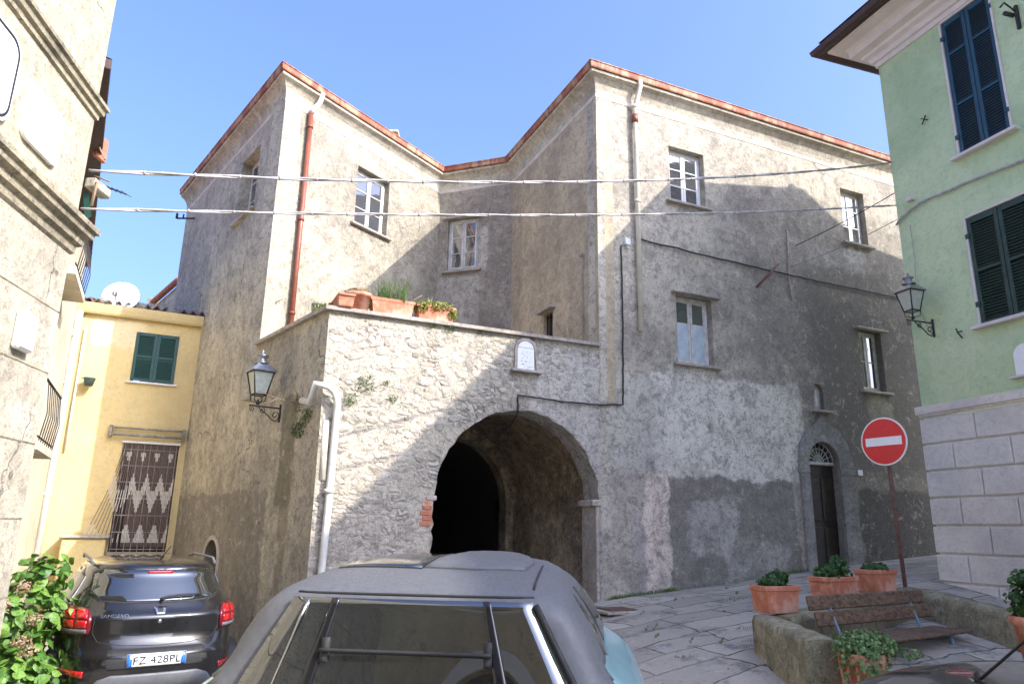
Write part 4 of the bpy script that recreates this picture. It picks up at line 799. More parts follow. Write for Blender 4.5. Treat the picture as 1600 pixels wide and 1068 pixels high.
#PART2
# ------------------------------------------------------------------ lanterns
def lantern(fr, u, z, out, label, H=.62):
    """wall lantern on a scrolled iron arm; u,z = arm root on the wall"""
    o = fr.w(u, 0, z); t = thing('wall_lantern', label, 'lantern', o[:], group='wrought iron wall lanterns')
    X = fr.M @ Matrix.Translation((u, 0, z))
    b = MB(); b.bbox(-.015, .015, -.02, 0, -.2, .06, .004, X); b.tube([(0, -.01, 0), (0, -out-.12, 0)], .011, 8, X)
    sc = [(0, -.02-(out-.1)*.5+(out-.1)*.5*math.cos(a), -.02-.0-.17*math.sin(a)) for a in [i*.18 for i in range(10)]]
    def spiral(cy, cz, r, a0, turns, sg=1, n=26): return [(0, cy+r*(1-.78*i/n)*math.cos(a0+sg*turns*2*math.pi*i/n), cz+r*(1-.78*i/n)*math.sin(a0+sg*turns*2*math.pi*i/n)) for i in range(n+1)]
    b.tube([(0, -.015, -.17), (0, -.06, -.19), (0, -.12, -.17), (0, -.20, -.10), (0, -.30, -.04), (0, -out+.02, -.01)], .008, 6, X)
    b.tube(spiral(-.075, -.105, .062, -1.3, 1.3), .007, 6, X); b.tube(spiral(-.27, -.055, .045, 1.2, 1.2, -1), .006, 6, X); b.tube(spiral(-out-.07, -.045, .04, 2.2, 1.2, 1), .006, 6, X)
    b.build('bracket', M['iron'], t, I4)
    L = X @ Matrix.Translation((0, -out, .02)) @ Matrix.Scale(H/.62, 4)
    f = MB(); f.lathe([(0, 0), (.02, 0), (.025, .02), (.012, .04), (.012, .06), (0, .06)], 10, L)
    rb, rt, z0, z1 = .10, .175, .12, .40
    cor = lambda r, k: (r*math.cos(math.pi/4+k*math.pi/2), r*math.sin(math.pi/4+k*math.pi/2))
    for k in range(4):
        (x0, y0), (x1, y1) = cor(rb, k), cor(rt, k); f.tube([(x0, y0, z0), (x1, y1, z1)], .009, 6, L); f.tube([(0, 0, .03), (x0*.9, y0*.9, .04), (x0, y0, z0)], .006, 5, L)
        (a0, c0), (a1, c1) = cor(rb, k+1), cor(rt, k+1); f.tube([(x0, y0, z0), (a0, c0, z0)], .009, 6, L); f.tube([(x1, y1, z1), (a1, c1, z1)], .012, 6, L)
    f.build('frame', M['iron'], t, I4)
    g = MB(); g.lathe([(rb*.97, z0), (rt*.97, z1)], 4, L, False, ph=math.pi/4); g.lathe([(0, z0), (rb*.97, z0)], 4, L, False, ph=math.pi/4); g.build('glass', M['frost'], t, I4)
    c = MB(); c.lathe([(rt+.035, z1-.004), (rt+.04, z1+.008), (.085, z1+.11), (.08, z1+.12)], 4, L, False, ph=math.pi/4)
    c.lathe([(.085, z1+.105), (.092, z1+.12), (.05, z1+.135), (.045, z1+.17), (.075, z1+.20), (.078, z1+.207), (.045, z1+.225), (.02, z1+.24), (.014, z1+.262), (.02, z1+.272), (0, z1+.285)], 12, L); c.build('cap', M['lampcap'], t, I4)
    return t
u, z = S.uz(439, 636); lantern(S, u, z-.02, .34, 'iron lantern on a scroll bracket on the shaded side wall of the grey house', .72)
u, z = GR.uz(1458, 505); lantern(GR, u, z, .36, 'iron lantern on a scroll bracket on the pale green wall')

# ------------------------------------------------------------------ no-entry sign
sp_ = at(1416, 918, 9.0); sd = at(1389, 689, 9.0); SGf = Frame((sp_.x, sp_.y), -58); zc = sd.z
tsg = thing('no_entry_sign', 'round red no-entry sign with a white bar on a rusty pole', 'road sign', (sp_.x, sp_.y, gz(sp_.x, sp_.y)))
m = MB(); m.tube([(0, 0, -1.1), (-.03, 0, .4), (-.05, 0, zc+.25)], .024, 10, SGf.M); m.build('pole', M['rustpole'], tsg, I4)
X = SGf.M @ Matrix.Translation((-.05, -.045, zc)); circ = lambda r, n=64: [(r*math.cos(2*math.pi*i/n), r*math.sin(2*math.pi*i/n)) for i in range(n)]
m = MB(); m.prism(circ(.30), 0, .012); m.build('disc', M['signwhite'], tsg, X)
m = MB(); m.prism(circ(.283), -.003, -.0005); m.build('red_field', M['signred'], tsg, X); m = MB(); m.prism(rect(-.235, .235, -.052, .052), -.0065, -.0035); m.build('white_bar', M['signwhite'], tsg, X)
m = MB(); m.bbox(-.05, .05, .013, .08, .08, .11, .004); m.bbox(-.05, .05, .013, .08, -.11, -.08, .004); m.build('clamp', M['lampcap'], tsg, X)

# ------------------------------------------------------------------ low wall round the bench, planters
LW0 = Vector((2.40, 7.20, 0)); LW1 = Vector((4.62, 8.75, 0)); zl0, zl1 = -.775, -.60
lw = thing('low_wall', 'low mossy concrete wall bent round the bench, with planters on top', 'wall', (LW0.x, LW0.y, -1.2))
def ragbar(path, th, zb, name, mat, cap):
    """wall following a path of (x,y,ztop); slightly uneven"""
    rn = random.Random(len(path)*7); m = MB(); pts = []
    for a, b in zip(path[:-1], path[1:]):
        k = max(2, int((Vector(b)-Vector(a)).length/.12))
        for i in range(k): pts.append(Vector(a).lerp(Vector(b), i/k))
    pts.append(Vector(path[-1])); vs = []; prof = [(-th/2, 0), (-th/2, .35), (-th/2, .7), (-th/2, .955), (-th/2+.02, 1.), (0, 1.01), (th/2-.02, 1.), (th/2, .955), (th/2, .7), (th/2, .35), (th/2, 0)]
    N = len(pts)
    for i, p in enumerate(pts):
        d0 = (pts[i]-pts[max(0, i-1)]); d1 = (pts[min(N-1, i+1)]-pts[i]); d0.z = d1.z = 0
        d = ((d0.normalized() if d0.length else d1.normalized())+(d1.normalized() if d1.length else d0.normalized())).normalized(); n_ = Vector((-d.y, d.x, 0))
        for o, t in prof:
            q = p+n_*(o+rn.uniform(-.012, .012)); vs.append((q.x, q.y, zb+(p.z-zb)*t+rn.uniform(-.006, .006)))
    k = len(prof); m.add(vs, [(i*k+j, (i+1)*k+j, (i+1)*k+j+1, i*k+j+1) for i in range(N-1) for j in range(k-1)], True); m.add(vs[:k], [list(range(k))]); m.add(vs[-k:], [list(range(k))])
    return m.build(name, M[mat], lw, I4)
ragbar([(2.46, 6.0, -.81), (2.46, 6.3, -.80), (2.47, 7.28, -.775)], .26, -1.9, 'wall_arm', 'lowwall', 1)['label'] = 'left arm of the low wall'
ragbar([(2.61, 7.27, -.775), (3.6, 7.95, -.70), (4.66, 8.72, -.6)], .30, -1.9, 'back_wall', 'lowwall', 1)
ragbar([(4.72, 8.62, -.6), (4.98, 7.6, -.72), (5.2, 6.4, -.86), (5.4, 4.6, -1.0)], .30, -1.9, 'wall_arm', 'lowwall', 1)['label'] = 'right arm of the low wall sloping down'
bwd = (LW1-LW0).normalized(); bdeg = math.degrees(math.atan2(bwd.y, bwd.x))
def box_planter(loc, rz, L, W, H, label, group='terracotta box planters'):
    t = thing('box_planter', label, 'planter', loc, rz, group); X = MW[t.name]
    m = MB(); a, b = L/2, W/2; k = .88
    def ring(s, z): return [(-a*s, -b*s, z), (a*s, -b*s, z), (a*s, b*s, z), (-a*s, b*s, z)]
    lv = [ring(k-.03, 0), ring(k, .02), ring(.97, H*.80), ring(1.03, H*.82), ring(1.04, H*.98), ring(1.0, H), ring(.92, H), ring(.90, H*.85)]
    vs = [p for r in lv for p in r]; m.add(vs, [(i*4+j, i*4+(j+1) % 4, (i+1)*4+(j+1) % 4, (i+1)*4+j) for i in range(len(lv)-1) for j in range(4)]+[(3, 2, 1, 0)]); o = m.build('pot', M['terracotta'], t, X)
    md = o.modifiers.new('b', 'BEVEL'); md.width = .006; md.segments = 2
    s = MB(); s.box(-a*.9, a*.9, -b*.9, b*.9, H*.8, H*.86); s.build('soil', M['soil'], t, X); return t
LEAF = [(0, 0), (.28, .22), (.42, .55), (.25, .85), (0, 1), (-.25, .85), (-.42, .55), (-.28, .22)]
def leaves(m, n, gen, size, rn, up=.3, shape=LEAF, fold=.15, aspect=1.):
    for _ in range(n):
        p, nd = gen(); nd = Vector(nd); nd = (nd+Vector((rn.gauss(0, .5), rn.gauss(0, .5), up+rn.gauss(0, .4)))).normalized(); s = size*rn.uniform(.6, 1.25)
        t = nd.cross(Vector((rn.gauss(0, 1), rn.gauss(0, 1), rn.gauss(0, 1)))).normalized(); b = nd.cross(t)
        pts = [Vector(p)+t*(x*s*aspect)+b*(y*s)+nd*(-abs(x)*fold*s-(y-.5)**2*.25*s) for x, y in shape]; k = len(pts)
        m.add([*pts, Vector(p)+b*s*.5+nd*.03*s], [(i, (i+1) % k, k) for i in range(k)], False)
def blob(rn, c, r, shell=.55):
    def g():
        while True:
            v = Vector((rn.uniform(-1, 1), rn.uniform(-1, 1), rn.uniform(-1, 1)))
            if shell < v.length < 1: break
        return Vector((c[0]+v.x*r[0], c[1]+v.y*r[1], c[2]+v.z*r[2])), v.normalized()
    return g
def bushy(name, label, cat, loc, lumps, size, n, mat, seed, group=None, stems=6, flowers=None, shape=LEAF):
    rn = random.Random(seed); m = MB()
    for c, r in lumps: leaves(m, int(n*max(.25, (r[0]*r[1]*r[2])**(2/3)/sum((q[0]*q[1]*q[2])**(2/3) for _, q in lumps))), blob(rn, c, r, .35), size, rn, shape=shape)
    t = thing(name, label, cat, loc, 0, group); X = MW[t.name]; m.build('foliage', M[mat], t, X)
    s = MB()
    for _ in range(stems):
        c, r = rn.choice(lumps); s.tube([(rn.uniform(-.05, .05), rn.uniform(-.05, .05), 0), (c[0]*.5, c[1]*.5, c[2]*.5), (c[0]+rn.uniform(-r[0], r[0])*.5, c[1], c[2])], [.008, .006, .004], 5)
    s.build('stem', M['twig'], t, X)
    return t
pl = [(1192, 1252, 965, 7.22, .46, 'terracotta box planter on the left corner of the low wall', 0), (1270, 1355, 935, 7.75, .66, 'long terracotta box planter in the middle of the low wall', 1), (1345, 1408, 915, 8.25, .50, 'terracotta box planter on the low wall beside the sign pole', 2)]
gl = ['small green geranium in the corner planter', 'broad green geranium with the tallest shoots, in the middle planter', 'dark green geranium in the planter by the sign pole']
plz = []
for k, (x0, x1, yb, Y, L, lab, i) in enumerate(pl):
    p = at((x0+x1)/2, yb, Y); tt = ((p.x-LW0.x)*bwd.x+(p.y-LW0.y)*bwd.y)/(LW1-LW0).length; base = LW0.lerp(LW1, tt); zt_ = zl0+(zl1-zl0)*tt+.012
    q = base+Vector((-bwd.y, bwd.x, 0))*.03+bwd*(.10, .16, .16)[i]; L *= .88; c = box_planter((q.x, q.y, zt_), R_(bdeg+(-14, 3, -3)[i]), L, .24, .25, lab)
    rn = random.Random(20+i); l = L/2*.8
    lumps = [((-l*.5, 0, .07), (l*.75, .12, .07)), ((l*.35, 0, .09), (l*.7, .13, .09))] if i != 0 else [((-.03, 0, .06), (.17, .11, .06)), ((.07, 0, .10), (.09, .09, .07))]
    if i == 1: lumps.append(((l*.45, 0, .17), (.09, .09, .07)))
    if i == 2: lumps = [((0, 0, .04), (l*.95, .13, .055))]
    g = bushy('geranium', gl[i], 'plant', (q.x, q.y, zt_+.22), lumps, .038, 900, 'gera', 30+i, 'geraniums in the box planters'); g.rotation_euler.z = R_(bdeg)
# bench
bA, bB = at(1262, 945, 6.95), at(1424, 925, 8.0)
bc = Vector((3.25+.28, 7.05, 0)); 
bp0 = Vector((2.98, 7.02, 0)); 
bn = Frame((2.78, 6.92), bdeg-2); bt = thing('bench', 'dark weathered plank bench with pale blue-grey legs inside the low wall', 'bench', (bn.w(.9)[0], bn.w(.9)[1], -1.35), R_(bdeg))
BL = 1.95; zs = -.91
m = MB(); X = bn.M @ Matrix.Translation((0, .0, 0)) @ Matrix.Rotation(R_(-10), 4, 'X')
m.bbox(-.0, BL, -.02, .02, 0, .13, .012, bn.M @ Matrix.Translation((0, .03, -.69)) @ Matrix.Rotation(R_(-12), 4, 'X') ); m.build('backrest', M['bench'], bt, I4)['label'] = 'top back plank'
m = MB(); m.bbox(.05, BL+.04, -.02, .02, 0, .13, .012, bn.M @ Matrix.Translation((0, -.01, -.83)) @ Matrix.Rotation(R_(-12), 4, 'X')); m.build('backrest', M['bench'], bt, I4)['label'] = 'lower back plank'
for k in range(3):
    m = MB(); m.bbox(.05, BL+.02, -.15-.14*k, -.03-.14*k, zs-.035+.004*k, zs, .01, bn.M); m.build('seat_plank', M['bench'], bt, I4)
for x in (.28, BL-.3):
    m = MB(); m.tube([(x, -.42, -1.6), (x, -.40, -1.25), (x, -.36, zs-.06), (x, -.25, zs-.045), (x, -.06, zs-.045)], .022, 8, bn.M); m.build('leg', M['bluegrey'], bt, I4)
    m = MB(); m.tube([(x+.02, -.1, -1.6), (x+.02, -.06, zs), (x+.02, .035, -.66)], .016, 8, bn.M); m.build('leg', M['bluegrey'], bt, I4)
# ivy pot
def round_pot(name, loc, r, h, label, mat='terracotta', group=None, ribs=0, flare=.75):
    t = thing(name, label, 'plant pot', loc, 0, group); X = MW[t.name]; m = MB(); m.lathe([(0, 0), (r*flare, 0), (r*.97, h*.80), (r*1.06, h*.81), (r*1.07, h), (r*.95, h), (r*.9, h*.85)], 28, X)
    if ribs:
        for k in range(ribs): 
            a = 2*math.pi*k/ribs; m.tube([(r*(flare+.01)*math.cos(a), r*(flare+.01)*math.sin(a), .01), (r*.98*math.cos(a), r*.98*math.sin(a), h*.8)], .012, 6, X)
    m.build('pot', M[mat], t, I4); s = MB(); s.lathe([(0, h*.87), (r*.93, h*.87)], 20, X); s.build('soil', M['soil'], t, I4); return t
ip = Vector((2.66, 5.78, 0)); zi = -1.26; round_pot('ribbed_pot', (ip.x, ip.y, zi), .155, .40, 'ribbed terracotta pot under trailing ivy at the end of the low wall', ribs=14)
IVY = [(0, 0), (.18, .1), (.5, .12), (.3, .45), (.32, .75), (0, 1), (-.32, .75), (-.3, .45), (-.5, .12), (-.18, .1)]
rn = random.Random(5); m = MB(); leaves(m, 1000, blob(rn, (.03, 0, .46), (.24, .2, .10), .3), .034, rn, shape=IVY)
for k in range(26):
    a = rn.uniform(math.pi*.85, math.pi*2.1); r0 = rn.uniform(.15, .20); L = rn.uniform(.05, .34)
    for j in range(int(L/.016)):
        z = .44-.016*j; 
        leaves(m, 1, lambda: (Vector((r0*math.cos(a)+rn.gauss(0, .018), r0*math.sin(a)+rn.gauss(0, .018), z)), (math.cos(a), math.sin(a), .2)), .032, rn, shape=IVY)
leaves(m, 60, blob(rn, (.34, -.04, .40), (.12, .08, .05), .2), .03, rn, shape=IVY)
t = thing('ivy', 'pale green trailing ivy spilling over the ribbed pot', 'plant', (ip.x, ip.y, zi)); m.build('foliage', M['ivy'], t, MW[t.name])
s = MB()
for k in range(8): a = k*.8; s.tube([(0, 0, .3), (.12*math.cos(a), .12*math.sin(a), .42), (.25*math.cos(a), .22*math.sin(a), .34)], .004, 4)
s.build('stem', M['twig'], t, MW[t.name])
q = at(1632, 1022, 5.4); round_pot('red_pot', (q.x, q.y, q.z-.05), .17, .30, 'plain red pot at the right edge beside the low wall')
bushy('geranium', 'rounded dark geranium in the red pot at the right edge', 'plant', (q.x, q.y, q.z+.2), [((0, 0, .16), (.2, .18, .14)), ((-.05, 0, .3), (.1, .1, .08))], .04, 700, 'gera', 77)

# ------------------------------------------------------------------ pots on the terrace parapet
zp = ZT+.056
def Fz(px, off=.12): u, _ = F.uz(px, 500); return F.w(u, off, zp)
p = Fz(536, .18); t = box_planter((p.x, p.y, zp), R_(F.deg+90), .66, .22, .17, 'shallow ribbed terracotta trough at the parapet corner', 'terracotta box planters')
m = MB(); 
for k in range(3): m.bbox(-.085, .085, -.33, -.30, .03+.03*k, .045+.03*k, .003)
m.build('rib', M['terracotta'], t, MW[t.name] @ Matrix.Rotation(R_(0), 4, 'Z'))
GRASS = [(-.035, 0), (.035, 0), (.02, .5), (.0, 1), (-.02, .5)]
def tuft(name, label, loc, n, L, spread, mat='grass', seed=1, group=None, lean=(0, 0), w_=.006, area=(.1, .05), cat='plant'):
    rn = random.Random(seed); m = MB()
    for _ in range(n):
        x, y = rn.uniform(-area[0], area[0]), rn.uniform(-area[1], area[1]); l = L*rn.uniform(.4, 1.1); a = rn.uniform(0, 2*math.pi); k = rn.uniform(.1, 1)*spread; dx, dy = math.cos(a)*k+lean[0], math.sin(a)*k+lean[1]
        P = [Vector((x+dx*l*t*t, y+dy*l*t*t, l*t*(1-.3*k*t))) for t in (0, .35, .7, 1)]; s = Vector((-math.sin(a), math.cos(a), 0))*w_*.5
        m.add([P[0]-s, P[0]+s, P[1]+s*.9, P[1]-s*.9, P[2]+s*.6, P[2]-s*.6, P[3]], [(0, 1, 2, 3), (3, 2, 4, 5), (5, 4, 6)])
    o = m.build(name, M[mat], None, Matrix.Translation(Vector(loc))); return tag(o, label, cat, group)
p = Fz(561, .16); pot = round_pot('round_pot', (p.x, p.y, zp), .185, .27, 'bulging round terracotta pot with faded plants on the terrace parapet', flare=.7)
bushy('succulent', 'yellow-brown succulent crust over the round parapet pot', 'plant', (p.x, p.y, zp+.24), [((0, 0, .04), (.21, .2, .06)), ((-.06, 0, .07), (.09, .09, .05))], .03, 700, 'dry', 41)
tuft('grass_tuft', 'pale grass tuft rising behind the round parapet pot', (p.x+.05, p.y+.05, zp+.2), 60, .2, .6, seed=3, area=(.08, .08))
def long_pot(px, L, lab, rz=0, off=.13):
    p = Fz(px, off); return p, box_planter((p.x, p.y, zp), R_(F.deg+rz), L*1.1, .2, .24, lab)
p, t = long_pot(614, .56, 'terracotta window box with tall grass on the terrace parapet')
m = MB()
for k in range(7): m.tube([(-.22+k*.073, -.078, .03), (-.22+k*.073, -.086, .14)], .008, 6)
m.build('rib', M['terracotta'], t, MW[t.name])
tuft('grass_tuft', 'tall thin green grass growing from the parapet window box', (p.x, p.y, zp+.21), 330, .42, .75, seed=4, area=(.2, .05), w_=.005)
m = MB(); m.tube([(.1, 0, 0), (.3, -.03, .12), (.42, -.05, .2)], .006, 5); m.tube([(.28, -.03, .11), (.38, -.02, .08)], .004, 4); tag(m.build('dry_twig', M['twig'], None, Matrix.Translation((p.x, p.y, zp+.17)) @ Matrix.Rotation(R_(F.deg), 4, 'Z')), 'bare twig leaning from the grassy window box', 'twig')
bushy('stonecrop', 'small stonecrop clump at the left end of the grassy window box', 'plant', (p.x-.30, p.y-.14, zp+.12), [((0, 0, .05), (.07, .07, .08))], .022, 260, 'sedum', 43)
p, t = long_pot(683, .52, 'terracotta window box smothered in stonecrop on the terrace parapet', off=.13)
rn = random.Random(6); g_ = bushy('stonecrop', 'yellow-green stonecrop spilling over the parapet window box', 'plant', (p.x, p.y, zp+.17), [((0, -.02, .06), (.33, .15, .10)), ((-.22, -.05, .02), (.1, .12, .1)), ((.24, -.06, -.03), (.09, .1, .1))], .03, 1700, 'sedum', 44); g_.rotation_euler.z = R_(F.deg)
m = MB(); m.tube([(-.1, 0, 0), (-.1, 0, .2)], .005, 4); m.tube([(-.06, 0, 0), (-.05, 0, .22)], .005, 4); tag(m.build('dry_twig', M['twig'], None, Matrix.Translation((p.x, p.y, zp+.17)) @ Matrix.Rotation(R_(F.deg), 4, 'Z')), 'two upright dry stalks in the stonecrop box', 'twig')
u, z = S.uz(483, 490); p = S.w(u, .16, zp); round_pot('grey_pot', (p.x, p.y, zp), .12, .22, 'fluted grey pot on the side parapet near the red downpipe', 'captop', ribs=16, flare=.85)
u, z = S.uz(500, 485); p = S.w(u, .15, zp); bushy('stonecrop', 'low green plant on the side parapet behind the trough', 'plant', (p.x, p.y, zp), [((0, 0, .06), (.22, .1, .09))], .03, 500, 'sedum', 45)
tuft('grass_tuft', 'faint pale grass over the side parapet', (p.x-.05, p.y+.1, zp+.05), 70, .32, .5, seed=9, area=(.3, .1), w_=.004)

# ------------------------------------------------------------------ weeds on and along the walls
def weed(px, py, fr, r, n, lab, mat='weed', seed=0, size=.03, off=.03):
    u, z = fr.uz(px, py); p = fr.w(u, -off, z); rn = random.Random(seed); m = MB(); g = blob(rn, (0, 0, 0), (r, .06, r*.75), .1)
    leaves(m, n, g, size, rn, aspect=.6)
    for _ in range(10): a = rn.uniform(0, 6.3); m.tube([(0, .03, 0), (math.cos(a)*r*.5, -.02, math.sin(a)*r*.5), (math.cos(a)*r, -.04, math.sin(a)*r*.8-.02)], .002, 3)
    return tag(m.build('wall_weed', M[mat], None, Matrix.Translation(p) @ Matrix.Rotation(R_(fr.deg), 4, 'Z')), lab, 'weed', 'weeds rooted in the walls')
weed(572, 600, F, .17, 130, 'largest fern-like weed on the sunlit terrace masonry', seed=1)
weed(548, 624, F, .12, 80, 'weed just above the white pipe elbow on the terrace front', seed=2)
weed(612, 622, F, .08, 40, 'small weed right of the larger ones on the terrace front', seed=3)
weed(603, 598, F, .06, 26, 'tiny weed beside the largest one on the terrace front', seed=13)
weed(674, 507, F, .06, 40, 'small weed under the parapet slab left of the stonecrop box', seed=4)
weed(704, 512, F, .10, 60, 'weed hanging under the parapet slab below the stonecrop box', seed=5)
weed(750, 517, F, .05, 30, 'small weed under the parapet slab nearest the tile niche', seed=6)
weed(473, 630, S, .20, 120, 'dry pale weed at the mouth of the white pipe', 'dry', 7, .03, .08)
weed(470, 668, S, .20, 320, 'dark mossy clump below the white pipe mouth on the side wall', 'gera', 8, .028)
weed(482, 648, S, .14, 160, 'green tuft right under the white pipe elbow', 'weed', 18, .028)
m = MB(); u, z = S.uz(473, 630); p = S.w(u, -.05, z); m.tube([p, p+Vector((-.25, -.15, .03)), p+Vector((-.5, -.2, .12))], .005, 4); m.tube([p+Vector((-.25, -.15, .03)), p+Vector((-.42, -.25, -.08))], .004, 4); m.tube([p, p+Vector((-.05, -.1, .2)), p+Vector((-.15, -.1, .3))], .004, 4); tag(m.build('dry_twig', M['twig']), 'bare twigs sticking out beside the white pipe mouth', 'twig')
# grass along the foot of the facade and in the joints: uncountable
rn = random.Random(12); m = MB()
def blade(m, x, y, z, l, rn):
    a = rn.uniform(0, 6.28); k = rn.uniform(.1, .8); s = Vector((-math.sin(a), math.cos(a), 0))*.003; P = [Vector((x+math.cos(a)*k*l*t*t, y+math.sin(a)*k*l*t*t, z+l*t)) for t in (0, .5, 1)]
    m.add([P[0]-s, P[0]+s, P[1]+s*.8, P[1]-s*.8, P[2]], [(0, 1, 2, 3), (3, 2, 4)])
for _ in range(1100):
    u = rn.choice([rn.gauss(.25, .14), rn.gauss(.75, .2), rn.gauss(1.15, .08), rn.gauss(3.7, .25), rn.uniform(0, 4)]); 
    if u < .02: continue
    q = F.w(u, -abs(rn.gauss(.02, .03))-.005); blade(m, q.x, q.y, gz(q.x, q.y)-.005, rn.uniform(.02, .08), rn)
for _ in range(22):
    cx, cy = rn.uniform(1.5, 3.6), rn.uniform(7.2, 11.2); a = R_(rn.choice([-22, 68]))
    for _ in range(26): d = rn.uniform(-.12, .12); x, y = cx+math.cos(a)*d+rn.gauss(0, .01), cy+math.sin(a)*d+rn.gauss(0, .01); blade(m, x, y, gz(x, y), rn.uniform(.01, .035), rn)
tag(m.build('grass', M['grass']), 'sparse grass and moss along the wall foot and in the paving joints', 'grass', kind='stuff')
m = MB(); rn = random.Random(77)
for _ in range(45):
    x, y = rn.uniform(-.5, 4.2), rn.uniform(5.5, 12)
    if (Vector((x, y, 0))-P2).dot(F.n) > -.03: continue
    leaves(m, 1, lambda: (Vector((x, y, gz(x, y)+.008)), (0, 0, 1)), rn.uniform(.02, .05), rn, up=2.)
tag(m.build('fallen_leaves', M['dry']), 'scattered dry leaves on the stone paving', 'leaves', kind='stuff')
# hydrangea
rn = random.Random(31); hb = Vector((-4.95, 7.55, 0)); hz = gz(hb.x, hb.y)
HL = [(0, 0), (.22, .12), (.38, .42), (.30, .72), (0, 1.08), (-.30, .72), (-.38, .42), (-.22, .12)]
m = MB(); lumps = [((0, 0, .55), (.75, .6, .5)), ((.1, -.1, 1.05), (.62, .5, .35)), ((.32, 0, 1.42), (.26, .26, .20)), ((-.5, -.2, .8), (.4, .4, .5)), ((.35, -.3, .45), (.4, .35, .45)), ((.0, -.35, .3), (.7, .3, .35))]
for c, r in lumps: leaves(m, int(2100*(r[0]*r[2])), blob(rn, c, r, .5), .12, rn, up=.55, shape=HL, fold=.3)
hy = thing('hydrangea', 'large sunlit hydrangea bush with faded flower heads at the left edge', 'bush', (hb.x, hb.y, hz)); m.build('foliage', M['hyd'], hy, MW[hy.name])
for k, (x, y, z) in enumerate([(.22, -.42, 1.18), (.30, -.28, 1.32), (.46, -.42, .86), (.2, -.55, .98), (.5, -.35, 1.05), (-.2, -.55, 1.2), (.52, -.4, .78)]):
    f = MB(); leaves(f, 170, blob(rn, (0, 0, 0), (.085, .085, .06), .6), .022, rn); f.build('flower_head', M['flower'], hy, MW[hy.name] @ Matrix.Translation((x, y, z)))
s = MB()
for k in range(16): a = rn.uniform(0, 6.3); s.tube([(rn.uniform(-.2, .2), rn.uniform(-.2, .2), 0), (math.cos(a)*.3, math.sin(a)*.3, .5), (math.cos(a)*.45, math.sin(a)*.4, 1.)], [.012, .009, .006], 5)
s.build('stem', M['twig'], hy, MW[hy.name])
sb = Vector((-5.25, 10.2, 0)); bushy('shrub', 'dark shaded shrub between the hydrangea and the yellow house', 'bush', (sb.x, sb.y, gz(sb.x, sb.y)), [((0, 0, .6), (.55, .5, .55)), ((.3, 0, .95), (.3, .3, .25))], .08, 900, 'gera', 66)

